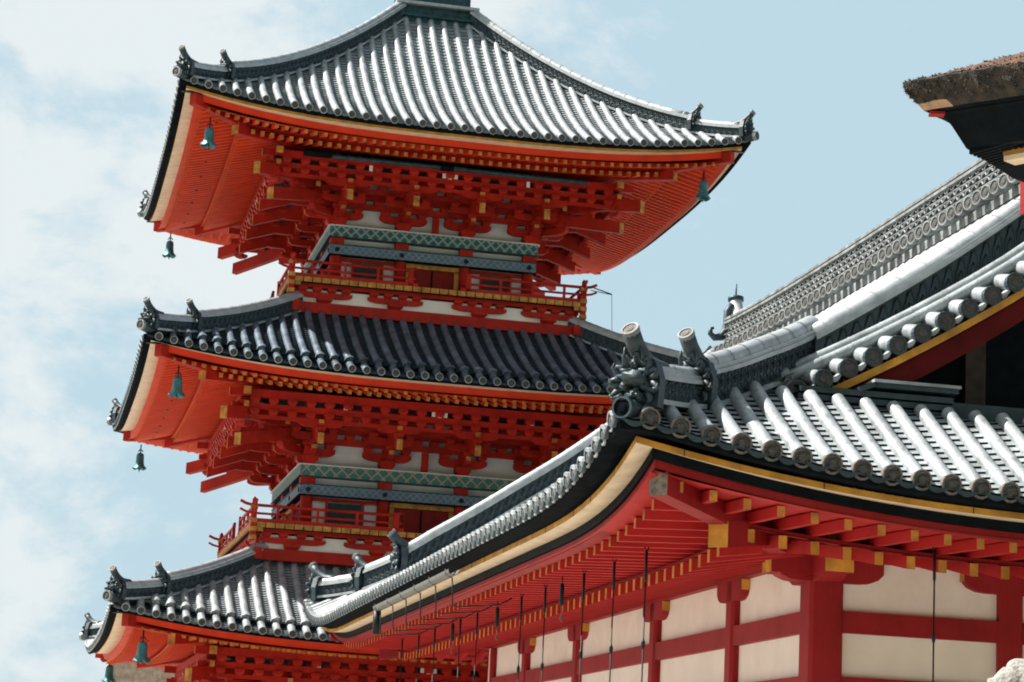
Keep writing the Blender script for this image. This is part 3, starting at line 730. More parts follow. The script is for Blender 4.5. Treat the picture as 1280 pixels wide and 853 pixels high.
for kd_i, (C0, A, O, Ln, kd) in enumerate(hall_sides[:2]):     # joints between the lengths of eave board
    jr = random.Random(5); s_ = .45
    while s_ < Ln-.3:
        if kd_i == 0 or s_ > 0: 
            m = M(); m.box(C0+A*s_+O*.0005+UP*(zY-.029+lf2(kd, s_, Ln)), (.009, .006, .059), 'dark_wood', (A, O, UP)); m.build('board_joint', HL, OFF)
        s_ += jr.uniform(.7, 1.7)
# soffits and rafters
zfl = lambda o: zY-.275+(-.25-o)*.04           # o = offset (negative inward) -> flying rafter centre
zbs = lambda o: zY-.40+(-1.33-o)*.20
for kd_i, (C0, A, O, Ln, kd) in enumerate(hall_sides):
    m = M(); q = 60
    def strip(oa, ob, za, zb_, fa, fb, mt='red_soffit'):
        rows = []
        for oo, zz, ff in ((oa, za, fa), (ob, zb_, fb)):
            rows.append([C0+A*(-oo+(i/q)*(Ln+2*oo))+O*oo+UP*(zz+lf2(kd, -oo+(i/q)*(Ln+2*oo), Ln)*ff) for i in range(q+1)])
        m.sheet(rows, mt)
    strip(-.2, -1.5, zfl(-.2)+.055, zfl(-1.5)+.055, 1, 1, 'hall_red')
    strip(-1.33, -2.6, zbs(-1.33)+.072, zbs(-2.6)+.072, 1, .0, 'hall_red')

    m.build('soffit_board', HL, OFF)
    m = M(); n = int((Ln-.4)/.32)
    for i in range(n+1):
        s = .2+(Ln-.4)*i/n; d = min(s, Ln-s); l_ = lf2(kd, s, Ln)
        oi = max(-1.52, -(d-.05))
        rank = (C0+A*s-Vector((-7.6, -22.4, 0))).length if kd_i < 2 else 99
        if oi < -.45: HR.append((rank, C0+A*s+O*-.40+UP*(zfl(-.40)+l_), C0+A*s+O*oi+UP*(zfl(oi)+l_), .075, .10, 'hall_red', 'ochre'))
        if i % 4 == 2 and d > 1 and kd_i < 2: m = M(); m.box(C0+A*(s+.1)+O*-.95+UP*(zfl(-.95)+l_+.05), (.08, .05, .016), 'black', (A, O, UP)); m.build('nail_cover', HL, OFF)
        oi = max(-2.6, -(d-.05))
        if oi < -1.45: HR.append((rank, C0+A*s+O*-1.33+UP*(zbs(-1.33)+l_), C0+A*s+O*oi+UP*(zbs(oi)+l_*max(0, (oi+2.6)/1.27)), .085, .125, 'hall_red', 'ochre_board'))
rafter_set(HR, HL)
curve_beam(HL, 'eave_beam', -1.38, -1.52, zbs(-1.4)+.066, zfl(-1.4)-.05, ['crimson']*4, 1)
for (cx, cy, dx, dy) in ((X0, Y0, 1, 1), (X0, Y1, 1, -1), (X1, Y0, -1, 1), (X1, Y1, -1, -1)):
    m = M(); c0 = Vector((cx, cy, 0)); D = Vector((dx, dy, 0))
    m.vbar(c0+D*.30+UP*(zY+.44-.37), c0+D*2.0+UP*(zY-.18), .19, .21, 'crimson', cap0='weathered')
    m.vbar(c0+D*1.12+UP*(zY-.25), c0+D*2.9+UP*(zY+.10), .21, .25, 'crimson', cap0='ochre_board'); m.build('hip_rafter', HL, OFF)
# walls
wl = M(); w0 = .10
def wall_run(a, b, O):
    a = Vector(a); b = Vector(b); A = (b-a).normalized(); ln = (b-a).length
    wl.box((a+b)/2-O*(w0+.04)+UP*.5, (ln, .08, 4.25), 'plaster', (A, O, UP))
wall_run((0, 0, 0), (HW, 0, 0), Vector((0, -1, 0))); wall_run((0, 0, 0), (0, LEN, 0), Vector((-1, 0, 0)))
wall_run((0, LEN, 0), (HW, LEN, 0), Vector((0, 1, 0))); wall_run((HW, 0, 0), (HW, LEN, 0), Vector((1, 0, 0)))
wall = wl.build('wall', HL, OFF)
left_ys = [2.88, 6.23, 10.56, 14.17, LEN]
front_xs = [2.17, 4.5, 6.83, HW]
def column(x, y, q=.3):
    m = M(); e = q/2; b_ = .035
    prof = [(-e, -e+b_), (-e+b_, -e), (e-b_, -e), (e, -e+b_), (e, e-b_), (e-b_, e), (-e+b_, e), (-e, e-b_)]
    m.prism(prof, (x, y, -1.6), (x, y, 2.56), (1, 0, 0), (0, 1, 0), 'crimson'); m.build('column', wall)
column(.17, .17, .36)
for y in left_ys[:-1]: column(.13, y, .26)
column(.15, LEN-.15, .3)
for x in front_xs[:-1]: column(x, .12, .26)
column(HW-.15, .15, .3); column(HW-.15, LEN-.15, .3)
def hbeam(a, b, z_0, z_1, name, wd=.12, mt='crimson', caps=None, parent=None):
    m = M(); a = Vector(a); b = Vector(b); d = (b-a).normalized(); s = Vector((-d.y, d.x, 0))
    m.box((a+b)/2+UP*(z_0+z_1)/2, ((b-a).length, wd, z_1-z_0), mt, (d, s, UP), caps); return m.build(name, parent or wall)
for z_0, z_1, nm in ((1.84, 2.06, 'tie_beam'), (1.13, 1.40, 'tie_beam'), (-.6, -.35, 'tie_beam')):
    pts = [.35]+front_xs
    for a, b in zip(pts[:-1], pts[1:]): hbeam((a-.0, .075, 0), (b-.13, .075, 0), z_0, z_1, nm, .10)
    pts = [.35]+left_ys
    for a, b in zip(pts[:-1], pts[1:]): hbeam((.075, a+.0, 0), (.075, b-.13, 0), z_0, z_1, nm, .10)
hbeam((-.45, .13, 0), (HW+.4, .13, 0), 2.565, 2.80, 'wall_plate', .26, 'crimson', {0: 'ochre_board', 1: 'ochre_board'})
hbeam((.13, -.45, 0), (.13, LEN+.4, 0), 2.568, 2.797, 'wall_plate', .26, 'crimson', {0: 'ochre_board', 1: 'ochre_board'})
hbeam((HW-.13, -.4, 0), (HW-.13, LEN+.4, 0), 2.568, 2.797, 'wall_plate', .26)
hbeam((-.4, LEN-.13, 0), (HW+.4, LEN-.13, 0), 2.565, 2.80, 'wall_plate', .26)
for c_, d_, cp_, nm in (((.145, -.19, 2.55), (.30, .48, .29), 2, 0), ((-.19, .145, 2.55), (.48, .30, .285), 0, 0)):
    m = M(); m.box(c_, d_, 'crimson', None, {cp_: 'ochre_board'}); m.build('beam_nose', wall)
def boat(c, d, L_, h, wd=.24, cap=None):
    m = M(); arm(m, c, d, L_, wd, h, 'crimson')
    d = Vector(d); s = Vector((-d.y, d.x, 0))
    if cap is not None:
        m.box(Vector(c)+d*(cap*(L_/2+.005))+UP*h*.72, (.012, wd*.98, h*.52), 'ochre_board', (d, s, UP))
    m.build('bracket_arm', wall)
boat((.20, .13, 2.34), (1, 0, 0), 1.15, .222, .25, -1); boat((.13, .20, 2.335), (0, 1, 0), 1.15, .225, .25, -1)
for y in left_ys[:-1]: boat((.11, y, 2.34), (0, 1, 0), .95, .225, .22, -1)
for x in front_xs[:-1]: boat((x+.05, .11, 2.34), (1, 0, 0), 1.15, .222, .22, -1)
m = M(); m.box((3.4, .20, .4), (1.9, .06, 3.3), 'black'); 
for i in range(12): m.box((2.5+.16*i, .15, .4), (.05, .05, 3.2), 'dark_wood')
m.build('lattice_door', wall)
# roof: lower field on every side
def hall_field(m, rr=.071, pitch=.285, course=.105):
    for C0, A, O, Ln, kd in hall_sides:
        Lt = Ln+2*TE; n = int(round(Lt/pitch)); pt = Lt/n
        inner = 1.52 if kd == 'f' else 7.3
        zs = lambda s, t: zY+.11+Hh(t)+(.05*t if kd == 'f' else 0)+ (lf2(kd, max(0, min(s-TE, Ln)), Ln))*max(0, 1-t/3.5)
        P = lambda s, t, dz=0: C0+A*(s-TE)+O*(TE-t)+UP*(zs(s, t)+dz)
        for i in range(n):
            s0 = i*pt+rr*.85; s1 = (i+1)*pt-rr*.85; sm_ = (s0+s1)/2; d = min(sm_, Lt-sm_)
            tm = min(inner, d+.1)
            if kd == 's' and d > 1.75+.9: tm = inner
            elif kd == 's' and d > 1.75: tm = 2.2
            t = 0.; vs = []; fs = []
            while t < tm-.02:
                t1 = min(t+course, tm); b = len(vs)
                vs += [P(s0, t, .020), P(sm_, t, .008), P(s1, t, .020), P(s0, t1, .000), P(sm_, t1, -.012), P(s1, t1, .000), P(s0, t, -.02), P(sm_, t, -.045), P(s1, t, -.02)]
                fs += [(b, b+1, b+4, b+3), (b+1, b+2, b+5, b+4), (b+6, b+7, b+1, b), (b+7, b+8, b+2, b+1)]; t = t1
            m.add(vs, fs, ['tile', 'tile', 'tile_dark', 'tile_dark']*(len(fs)//4))
        for i in range(n+1):
            s = i*pt; d = min(s, Lt-s)
            if d < .15: continue
            tm = min(inner, d)
            if kd == 's' and d > 1.75+.9: tm = inner
            elif kd == 's' and d > 1.75: tm = 2.2
            k = max(3, int(tm/.35)); m.tube([P(s, tm*q/k, rr*.5) for q in range(k+1)], rr, 'tile', 12, False)
            # joints along the roll
            t = .3
            while t < min(tm, 2.4):
                a = P(s, t, rr*.5); b = P(s, t+.02, rr*.5); m.tube([a, b], rr*1.018, 'tile', 12, False); t += .32
            disc_tile(m, P(s, 0, rr*.5), (O-UP*.12), rr*1.30, 'disc_rim' if kd == 'f' else 'tile', 'tile_face')  # front rims coloured darker as if shaded, side rims paler as if lit
            # curved flashing of the pan tile between two rolls
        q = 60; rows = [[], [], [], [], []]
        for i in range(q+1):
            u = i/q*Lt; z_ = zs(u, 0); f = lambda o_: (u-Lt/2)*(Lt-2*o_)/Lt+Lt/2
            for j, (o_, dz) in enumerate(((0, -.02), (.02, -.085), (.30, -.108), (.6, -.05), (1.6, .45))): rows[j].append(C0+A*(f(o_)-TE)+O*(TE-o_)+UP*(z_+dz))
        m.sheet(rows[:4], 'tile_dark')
        rows = []
        for j in range(15):
            t = inner*j/14; lo = min(t, 2.5) if kd == 's' else t
            rows.append([P(lo+(Lt-2*lo)*i/q, t, -.04) for i in range(q+1)])
        m.sheet(rows, 'tile_dark')
        # eave pan ends: shallow bowls seen between the discs
        for i in range(n):
            crescent(m, P(i*pt+rr*.4, -.03, .02), P((i+1)*pt-rr*.4, -.03, .02), O, .055, .03, .12, 'ridge_tile')
m = M(); hall_field(m); hroof = m.build('roof', HL, OFF)
hs = lambda x: zY+.11+Hh(x+OV+TE)                       # height of the left slope at x
# front verge of the gable
VY, VB = -1.10, 19.3
zv = lambda x: 4.363+.526*x+.039*x*x+max(0, x-1.7)**2*.05   # centres of the verge discs
for yv, sg in ((VY, -1), (VB, 1)):
    m = M(); pts = []; x = -.82; xs = []
    while x < 4.4:
        xs.append(x); sl_ = .526+.078*x; x += .288/math.sqrt(1+sl_*sl_)
    sidex = [xs, [9-x for x in xs]]
    for si, arr in enumerate(sidex):
        for x in arr:
            xx = x if si == 0 else 9-x
            c = Vector((x, yv, zv(xx))); O = Vector((0, sg, 0))
            m.tube([c, c-O*.22+UP*.045, c-O*.46+UP*.10], .084, 'tile', 12, False); disc_tile(m, c, O, .095, 'ridge_tile', 'tile_face')
            e = Vector((.144 if si == 0 else -.144, 0, .085)); crescent(m, c+e*.5-O*.02-UP*.01, c+e*1.5-O*.02-UP*.01, O, .075, .03, .2, 'ridge_cap')
        for yo, dz, gg, r_ in ((.42, .185, .18, .062), (.55, .26, .5, .062)):
            pts = [Vector(((x if si == 0 else 9-x), yv-sg*yo, zv(x)+dz+gg*max(0, hs(x)-.1-zv(x)-.26))) for x in [-.85+5.35*i/16 for i in range(17)]]
            m.tube(pts, r_, 'tile', 10); 
            for i in range(1, 17): m.tube([pts[i], pts[i]+Vector((.02 if si == 0 else -.02, 0, .012))], r_*1.06, 'tile', 10, False)
        rows = [[Vector(((x if si == 0 else 9-x), yv-sg*yo, zv(x)+dz)) for x in [-.9+5.4*i/16 for i in range(17)]] for yo, dz in ((0, -.09), (.3, -.04), (.62, .08), (1.1, .05))]
        m.sheet(rows, 'tile_dark')
    m.build('verge_tiles', hroof)
    for (name, z_0, z_1, yo, wd, mt) in (('rake_board', -.20, -.115, .05, .16, 'ochre_board'), ('bargeboard', -.45, -.203, .12, .10, 'red_shade')):
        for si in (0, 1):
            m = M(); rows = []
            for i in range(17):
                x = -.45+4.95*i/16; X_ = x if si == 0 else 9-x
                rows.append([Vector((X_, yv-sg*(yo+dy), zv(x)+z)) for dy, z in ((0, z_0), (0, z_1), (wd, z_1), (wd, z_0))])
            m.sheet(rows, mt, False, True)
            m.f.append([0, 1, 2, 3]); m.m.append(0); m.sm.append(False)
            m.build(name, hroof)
    m = M()   # gable soffit and gable wall; shade under the gable put into dark colours
    for si in (0, 1):
        rows = [[Vector(((x if si == 0 else 9-x), yv-sg*yo, zv(x)+dz)) for x in [-.45+4.95*i/12 for i in range(13)]] for yo, dz in ((.1, -.22), (1.3, -.22))]
        m.sheet(rows, 'red_deep')
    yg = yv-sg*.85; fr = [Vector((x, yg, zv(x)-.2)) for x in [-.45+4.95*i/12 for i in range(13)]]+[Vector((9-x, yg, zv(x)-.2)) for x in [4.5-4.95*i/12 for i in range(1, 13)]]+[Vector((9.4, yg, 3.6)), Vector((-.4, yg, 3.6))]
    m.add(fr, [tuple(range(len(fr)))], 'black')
    for x in (1.6, 3.0, 4.5, 6.0, 7.4): m.box((x, yg+sg*.05, (3.9+zv(min(x, 9-x)))/2-.1), (.22, .10, zv(min(x, 9-x))-3.9), 'dark_wood')
    m.box((4.5, yg+sg*.07, 5.35), (6.2, .12, .25), 'red_shade'); m.build('gable_wall', hroof)
# stacked flashing at the foot of the front gable
m = M()
for j in range(5):
    z = 3.78+.075*j
    m.box((.22, VY+.12-.012*j, z), (1.7-.03*j, .38, .055), 'ridge_tile'); m.box((.22, VY+.12, z+.035), (1.64, .33, .02), 'black')
m.box((3.9, VY+.35, 3.95), (5.6, .3, .35), 'ridge_tile')
m.box((.62, VY+.06, 4.17), (.86, .42, .05), 'ridge_tile'); m.box((.62, VY+.05, 4.21), (.9, .44, .03), 'tile'); m.box((.12, VY+.06, 4.15), (.2, .42, .05), 'ridge_tile', (Vector((.93, 0, .36)), Vector((0, 1, 0)), Vector((-.36, 0, .93))))
m.build('gable_foot_ridge', hroof)
# descending ridges on the left and right slopes, front and far gable
def desc(y, xs, dz, hgt, mirror=False, front=True):
    g = lambda x: (9-x if mirror else x)
    pts = [Vector((g(x), y, hs(x)+dz(x))) for x in xs]
    return ridge(pts, hgt, .30, 'descending_ridge', hroof, True, 'ridge_cap', 'ridge_tile', .10, period=.17, rows_=1 if front else 2)
rng = lambda a, b, n: [a+(b-a)*i/n for i in range(n+1)]
for mir in (False, True):
    desc(-.26, rng(-.15, 4.15, 22), lambda x: -.11, .47, mir)
    desc(18.0, rng(-1.38, 4.15, 24), lambda x: .14+.1*min(1, (x+1.4)/2)-.05*max(0, x-2.5), .42, mir, False)
    sgn = 1 if not mir else -1; g = (lambda x: x) if not mir else (lambda x: 9-x)
    demon_tile((g(-1.42), 18.0, hs(-1.4)+.12), (-sgn, 0, 0), .52, hroof, pale=False)
# corner ridges in two stages
def corner(cx, cy, dx, dy, t0=0.):
    c0 = Vector((cx, cy, 0)); D = Vector((dx, dy, 0)).normalized()
    hzz = lambda d: zY+.13+Hh(d/1.4142+TE)+.44*max(0, 1-(d/1.4142+.0)/2.6)**2-.05
    P = lambda d: c0+D*d+UP*hzz(d)
    ridge([P(d)+UP*(.03*abs(1.15-d)) for d in rng(1.15, 3.45, 14)], .42, .28, 'corner_ridge', hroof, True, 'ridge_cap', 'ridge_tile', .115, period=.14, rows_=2)
    demon_tile(P(1.08)+UP*.03, -D, .47, hroof)
    ridge([P(d)+UP*(.10*max(0, (1.0-d))) for d in rng(.05, 1.0, 8)], .33, .26, 'corner_ridge', hroof, True, 'ridge_cap', 'ridge_tile', .10, period=.13, rows_=2)
    demon_tile(P(.08)+UP*.04, -D, .50, hroof)
    m = M(); p = P(-.26)+UP*.05; m.tube([P(.2), p], .095, 'ridge_tile', 12); disc_tile(m, p, -D, .10, 'ridge_tile', 'tile_dark'); m.build('corner_round_tile', hroof)
corner(X0, Y0, 1, 1); corner(X0, Y1, 1, -1); corner(X1, Y0, -1, 1); corner(X1, Y1, -1, -1)
# main ridge
m = M(); yn, yf = -.7, 17.75; rz = 8.05
def rzc(y): return .12*((y-8.5)/9.2)**4
ys = rng(yn, yf, 30)
sec = [(.30, -.1), (.30, .03), (.24, .03), (.24, .62), (.29, .62), (.29, .66), (.22, .66), (.22, .70), (.27, .70), (.27, .74), (.17, .74), (.17, .78)]
rows = [[Vector((4.5-a, y, rz+z+rzc(y))) for a, z in sec]+[Vector((4.5+a, y, rz+z+rzc(y))) for a, z in sec[::-1]] for y in ys]
m.sheet(rows, 'ridge_grey'); m.add(rows[0], [tuple(range(24))], 'tile'); m.add(rows[-1], [tuple(range(24))], 'tile')
m.tube([Vector((4.5, y, rz+.79+rzc(y))) for y in ys], .11, 'ridge_cap', 10)
m.build('main_ridge', hroof)
m = M(); y = yn+.1
while y < yf-.1:
    c = Vector((4.16, y, rz+.10+rzc(y))); disc_tile(m, c+Vector((-.10, 0, 0)), (-1, -.25, 0), .098, 'ridge_grey', 'tile_face'); m.tube([c+Vector((-.1, 0, 0)), c+Vector((.12, 0, .02))], .095, 'ridge_grey', 10, False); y += .293
m.build('ridge_disc_row', hroof)
m = M(); y = yn+.1                                     # openwork rows of small round tiles
while y < yf-.1:
    for r_ in range(4):
        c = Vector((4.255, y+(.11 if r_ % 2 else 0), rz+.265+r_*.098+rzc(y)))
        m.tube([c+Vector((0, .085*math.cos(a), .06*math.sin(a))) for a in [math.pi*q/4 for q in range(5)]], .018, 'ridge_grey', 4, False)
    y += .22
for r_ in range(5):
    z = rz+.235+r_*.098; m.tube([Vector((4.25, y, z+rzc(y))) for y in ys], .017, 'ridge_grey', 4, False)
m.sheet([[Vector((4.255, y, rz+z+rzc(y))) for y in ys] for z in (.22, .61)], 'tile_dark'); m.build('ridge_openwork', hroof)
def curl(base, f, sc, parent, name='ridge_scroll'):
    """scrolled fin in profile: f forward direction"""
    base = Vector(base); f = Vector(f); m = M()
    pr = [(-.10, .78, .07), (.05, .84, .10), (.13, .70, .10), (.13, .45, .10), (.16, .22, .11), (.28, .08, .10), (.44, .05, .085), (.54, .14, .07), (.53, .26, .05), (.46, .28, .035)]
    m.tube([base+f*(a*sc)+UP*(b*sc) for a, b, r_ in pr], 0, 'ridge_tile', 8, True, rr=[r_*sc for a, b, r_ in pr], up=Vector((0, 1, 0)))
    m.ball(base+f*.08*sc+UP*.25*sc, .2*sc, 'ridge_tile', .7, .9, 1.5, 9, .4)
    m.build(name, parent)
curl((4.42, yf+.10, rz+.47), (-1, 0, 0), .78, hroof); curl((4.58, yf+.06, rz+.05), (1, 0, 0), 1.0, hroof); curl((4.42, yn-.06, rz+.05), (-1, 0, 0), 1.0, hroof)
m = M(); a = Vector((4.5, yf, rz+.86)); m.tube([a-Vector((0, .3, 0)), a, a+Vector((0, .16, .30)), a+Vector((0, .2, .42))], .12, 'ridge_cap', 12); m.tube([a+Vector((0, .2, .40)), a+Vector((0, .21, .46))], .15, 'verdigris', 12)
m.tube([a+Vector((0, .2, .44)), a+Vector((0, .2, .72))], .016, 'verdigris', 6); m.build('ridge_end_round_tile', hroof)
curl((4.28, 18.4, 8.12), (-1, 0, 0), .42, hroof)
# gutter on the left eave
GX = X0-TE-.05; m = M()
gy0, gy1 = 5.0, 11.3; gz = lambda y: 2.70
n = 8; prof = [(-.07*math.cos(math.pi*k/n), -.07*math.sin(math.pi*k/n)) for k in range(n+1)]
rows = [[Vector((GX+a, y, gz(y)+.0+b)) for a, b in prof] for y in rng(gy0, gy1, 20)]; m.sheet(rows, 'gutter', True)
rows = [[Vector((GX+a*.9, y, gz(y)+.0+b*.9)) for a, b in prof] for y in rng(gy0, gy1, 20)]; m.sheet(rows, 'gutter', True)
m.tube([(GX, gy1, 2.66), (GX, gy1, 2.30)], .055, 'iron', 10); gut = m.build('gutter', HL, OFF)
for i in range(6):
    y = gy0+.2+i*1.18; m = M()
    m.tube([(GX+.07, y, 2.71), (GX, y, 2.62), (GX-.06, y, 2.66), (GX-.07, y, 2.72)], .008, 'iron', 5)
    m.tube([(GX+.02, y, 2.62), (GX+.04, y, 2.30), (GX+.08, y, 2.27), (X0+.35, y, 2.33), (X0+.5, y, 2.42)], .009, 'iron', 5); m.build('gutter_bracket', gut)

# ---------------- black rods and short lamps under the hall eaves
def hallpt(x, y, z=0): 
    c_, s_ = math.cos(.1936), math.sin(.1936); return (3.1517+x*c_-y*s_, 23.4173+x*s_+y*c_, z)
ords = ['nearest', 'second nearest', 'third nearest', 'fourth nearest', 'fifth nearest', 'sixth nearest', 'seventh nearest', 'eighth nearest', 'ninth nearest', 'farthest']
def rod(label, x, y, ztop, knob):
    p = hallpt(x, y); t = thing('hanging_rod', label, 'rod', (p[0], p[1], 0.0), .1936, 'thin black rods hanging under the hall eaves')
    m = M(); zt = ztop+CZ; m.tube([(0, 0, 0.02), (0, 0, zt)], .008, 'iron', 6); m.build('rod', t)
    m = M(); m.tube([(0, 0, zt-.28), (0, 0, zt-.25), (0, 0, zt+.03)], 0, 'iron', 6, rr=[.008, .015, .015]); m.tube([(-.02, 0, zt+.06), (0, 0, zt), (.02, 0, zt+.06)], .008, 'iron', 5); m.build('hook', t)
    m = M(); zk = knob+CZ; m.tube([(0, 0, zk-.05), (0, 0, zk-.02), (0, 0, zk+.02), (0, 0, zk+.05)], 0, 'iron', 8, rr=[.01, .02, .02, .01]); m.build('joint', t)
for i, y in enumerate([-.63, .65, 1.99, 3.92, 5.27, 8.14, 9.4, 11.49, 12.95, 14.6]):
    rod('thin black rod under the left eave of the hall, %s of ten' % ords[i], -1.9, y, 2.43, 1.55+.02*(i % 3))
rod('thin black rod before the white wall right of the corner column', .6, -1.8, 2.50, 1.70)
rod('thin black rod at the right edge before the dark doorway', 1.62, -1.8, 2.48, 1.5)
def lamp(label, y):
    p = hallpt(-1.9, y); t = thing('hanging_socket', label, 'lamp holder', (p[0], p[1], 2.43+CZ-.42), .1936, 'short dark lamp holders under the left eave')
    m = M(); m.tube([(0, 0, .17), (0, 0, .20), (0, 0, .40), (0, 0, .42)], 0, 'iron', 10, rr=[.015, .026, .026, .015]); m.tube([(0, 0, .42), (0, 0, .50)], .008, 'iron', 5); m.build('holder', t)
    m = M(); m.tube([(0, 0, .18), (.012, 0, .1), (-.01, 0, .03), (.012, 0, 0), (.025, 0, .03)], .008, 'gutter', 6); m.build('wire_hook', t)
lamp('short dark holder with a wire hook, nearest of three under the left eave', 3.05)
lamp('short dark holder with a wire hook, middle of three under the left eave', 6.77)
lamp('short dark holder with a wire hook, farthest of three under the left eave', 10.0)

# ================================================================== BARK-ROOFED GATE (top right)
BK = thing('bark_roofed_gate', 'roof corner of a gate with thick brown cypress bark eaves at the upper right', 'gate', (0, 0, 0), 0)
def ray(u, v):
    du, dv = u-640, v-426.5; c_, s_ = math.cos(ROLL), math.sin(ROLL); a = du*c_+dv*s_; b = -du*s_+dv*c_
    d = Vector((a/F, 1, -b/F)); return Vector((d.x, d.y*math.cos(PITCH)-d.z*math.sin(PITCH), d.y*math.sin(PITCH)+d.z*math.cos(PITCH)))
BD = 12.0; KB = 12/18
def bp(u, v, y): r_ = ray(u, v); return r_*(y/r_.y)+Vector((0, 0, CZ))
tipw = bp(1128, 103, BD); BK.location = (tipw.x, tipw.y, 0); BK.scale = (KB,)*3; tip = Vector((0, 0, tipw.z/KB))
# front eave runs right and away, side eave runs left of the tip and away behind it
Af = Vector((.69, -.72, 0)).normalized(); As = Vector((.72, .69, 0)).normalized()
def bark():
    m = M(); q = 40; L1, L2 = 6.5, 7.0
    cv = lambda s: -.42*(1-math.exp(-s/2.2))+.062*s      # eave falls from the upturned corner and levels out
    def edge(s, e):                                        # s<0: side eave, s>0: front eave; e: inset
        if s >= 0: return tip+Af*s+UP*cv(s)*.0+UP*(-.0*s)
        return tip+As*(-s)
    def row(inset, dz, rough):
        pts = []
        for i in range(q+1):
            s = L2*(1-i/q*1.0) if False else 0
        c = tip+(Af+As)*inset
        for i in range(q, 0, -1):
            s = L2*(i/q)**1.5; p = c+As*s+UP*(dz-.16*min(s, 2.4)/2.4*1.0)
            pts.append(p)
        for i in range(q+1):
            s = L1*(i/q)**1.2; p = c+Af*s+UP*(dz-.10*min(s, 1.8)/1.8)
            pts.append(p)
        return [p+Vector([noise.noise(p*7+Vector((k*9, 0, 0)))*rough for k in range(3)]) for p in pts]
    rows = [row(3.4, 2.3, .02), row(1.6, .72, .03), row(.6, .25, .04), row(.14, .055, .035), row(0, 0, .012), row(.022, -.055, .03), row(.055, -.115, .03), row(.09, -.175, .02), row(.125, -.228, .006), row(.24, -.24, 0)]
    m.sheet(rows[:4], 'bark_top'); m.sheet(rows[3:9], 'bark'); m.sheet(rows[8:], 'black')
    rb = random.Random(3)
    for r_ in range(2, 7):                                  # ragged fibres of the bark edge
        for i in range(len(rows[0])-1):
            for k in range(16):
                a = rows[r_][i].lerp(rows[r_][i+1], rb.random()).lerp(rows[r_+1][i], rb.random()*.9); L_ = rb.uniform(.01, .032)
                d = Vector((rb.uniform(-.5, .5), rb.uniform(-.5, .5), rb.uniform(.2, 1) if r_ < 4 else rb.uniform(-1, .1)))-(Af+As)*.5
                d.normalize(); w_ = (As if i < 40 else Af)*rb.uniform(.005, .012)
                m.add([a-w_, a+w_, a+d*L_], [(0, 1, 2)], 'bark_top' if (r_ < 4 and rb.random() < .7) or rb.random() < .12 else 'bark')
    for i in range(36, 43): m.add([rows[7][i], rows[7][i+1], rows[8][i+1]-UP*.004, rows[8][i]-UP*.004], [(0, 1, 2, 3)], 'bark_pale')
    return m
m = bark(); bkroof = m.build('bark_roof', BK)
m = M()
c = tip
def brow(inset, dz, n=12):
    c_ = tip+(Af+As)*inset
    return [c_+As*(8*(1-i/n))+UP*(dz-.1) for i in range(n)]+[c_+UP*dz]+[c_+Af*(6*(i/n))+UP*(dz-.08*min(1, i/3)) for i in range(1, n+1)]
m.box(tip+(Af+As)*.20+UP*-.258, (.12, .10, .022), 'crimson', ((Af+As).normalized(), (Af-As).normalized(), UP)); m.sheet([brow(.215, -.245), brow(.24, -.27), brow(.29, -.36), brow(.37, -.535), brow(1.9, -.46)], 'black')
m.build('eave_fascia', BK)
m = M(); c0 = tip+(Af+As)*.385
for i in range(90):
    s = .02+i*.055; a = c0+As*s+UP*(-.555-.08*min(1, s/3)); m.vbar(a, a+Af*1.4+UP*.10, .03, .05, 'black')
    a = c0+(Af+As)*.1+Af*s+UP*-.54; m.vbar(a, a+As*1.4+UP*.10, .03, .05, 'black')
m.build('rafters', BK)
m = M(); c1 = tip+(Af+As)*.60; m.bar(c1+UP*-.53, c1+Af*4+UP*-.53, .10, .12, 'ochre_board', 'ochre_board'); m.bar(c1+As*.04+UP*-.615, c1+As*.04+Af*4+UP*-.615, .16, .04, 'cream'); m.build('eave_board', BK)
m = M(); pz = (bp(1296, 250, BD+.6)-Vector((tipw.x, tipw.y, 0)))/KB; m.box(pz+Vector((0, 0, .05)), (.2, .2, .36), 'crimson', (Af, As, UP)); m.box(pz+Vector((.3, 0, .3)), (.8, .18, .2), 'crimson', (Af, As, UP))
base = pz+Vector((.9, 0, 0)); m.box(Vector((base.x, base.y, (base.z+.2)/2)), (.3, .3, base.z+.5), 'red'); m.build('bracket_post', BK)

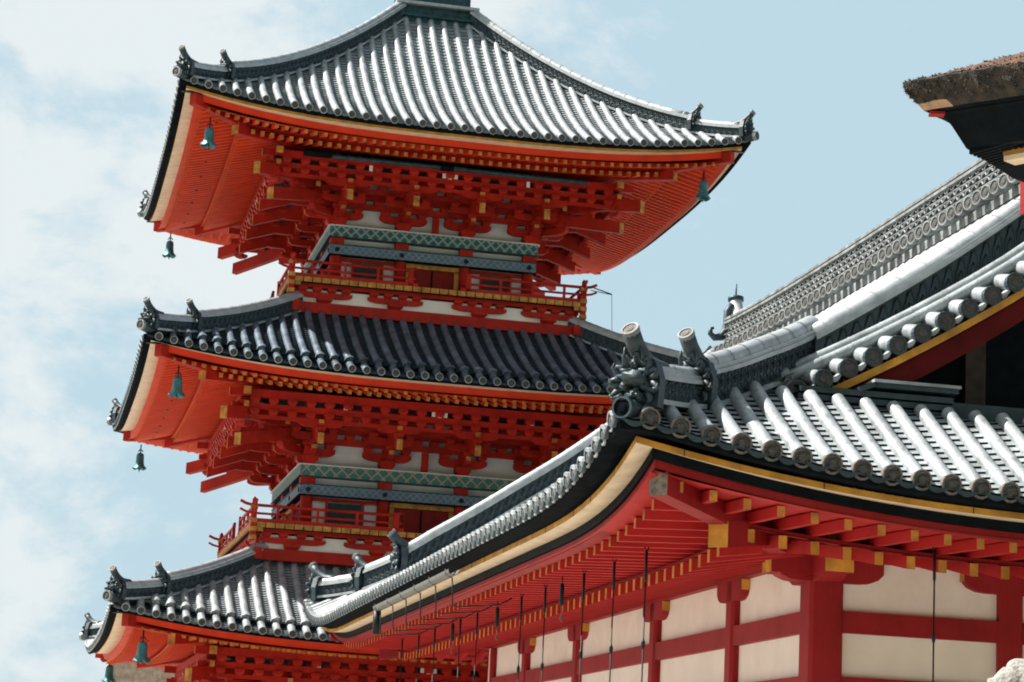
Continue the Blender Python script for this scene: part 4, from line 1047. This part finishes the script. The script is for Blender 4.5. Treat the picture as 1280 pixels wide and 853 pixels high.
# ================================================================== small things and the setting
p = ray(1291, 866); p = p*(14.5/p.y)+Vector((0, 0, CZ))
ST = thing('granite_sculpture', 'rounded top of a pale speckled granite sculpture in the lower right corner', 'stone sculpture', (p.x, p.y, 0), 0)
m = M(); z = p.z
m.ball((-.02, 0, z-.02), .24, 'granite', 1, 1, .95, 28, .22); m.ball((-.15, -.05, z+.02), .13, 'granite', 1, 1, .8, 20, .35); m.ball((.16, -.03, z+.15), .20, 'granite', 1, 1, 1, 22, .3)
m.ball((.02, .05, z-.45), .33, 'granite', 1, 1, 1.3, 24, .25); m.build('carved_head', ST)
m = M(); m.box((0, 0, z/2-.5), (.8, .8, z-1.0+.4), 'granite'); m.box((0, 0, z-.85), (.95, .95, .12), 'granite'); m.build('pedestal', ST)

p = ray(180, 853); p = p*(75/p.y)+Vector((0, 0, CZ))
BW = thing('storehouse', 'weathered beige walled building behind the pagoda, low at the left', 'building', (p.x+.2, p.y, 0), .2)
m = M(); hh = p.z+1.5; m.box((.35, 2, hh/2), (3.3, 4, hh), 'stucco'); wb = m.build('wall', BW)
m = M(); m.box((-1.32, -.03, hh/2), (.10, .12, hh+.1), 'iron'); m.build('corner_post', wb)
m = M(); m.prism([(-2.3, 0), (2.3, 0), (0, 1.4)], (.35, -.4, hh), (.35, 4.4, hh), (1, 0, 0), (0, 0, 1), 'tile_dark'); m.build('roof', BW)

# unseen hillside added behind the viewer to block low sky light
m = M(); rows = []
for i in range(9):
    rr_ = 26+i*16; row = []
    for j in range(41):
        a = R(188)+R(164)*j/40; e = math.sin(math.pi*j/40)**.5
        hgt = (i/8)**.8*78*e+(2.5*noise.noise(Vector((math.cos(a)*rr_/9, math.sin(a)*rr_/9, 0)))+3*noise.noise(Vector((math.cos(a)*rr_/3, math.sin(a)*rr_/3, 4))))*e*min(1, i/2)
        row.append((math.cos(a)*rr_, math.sin(a)*rr_, hgt-.05 if i else -.3))
    rows.append(row)
m.sheet(rows, 'sky_blocker_green', True); o = m.build('sky_blocker_hill'); o['kind'] = 'structure'
m = M(); g = 3000; m.add([(-g, -g, 0), (g, -g, 0), (g, g, 0), (-g, g, 0)], [(0, 1, 2, 3)], 'gravel')
gr = m.build('ground'); gr['kind'] = 'structure'
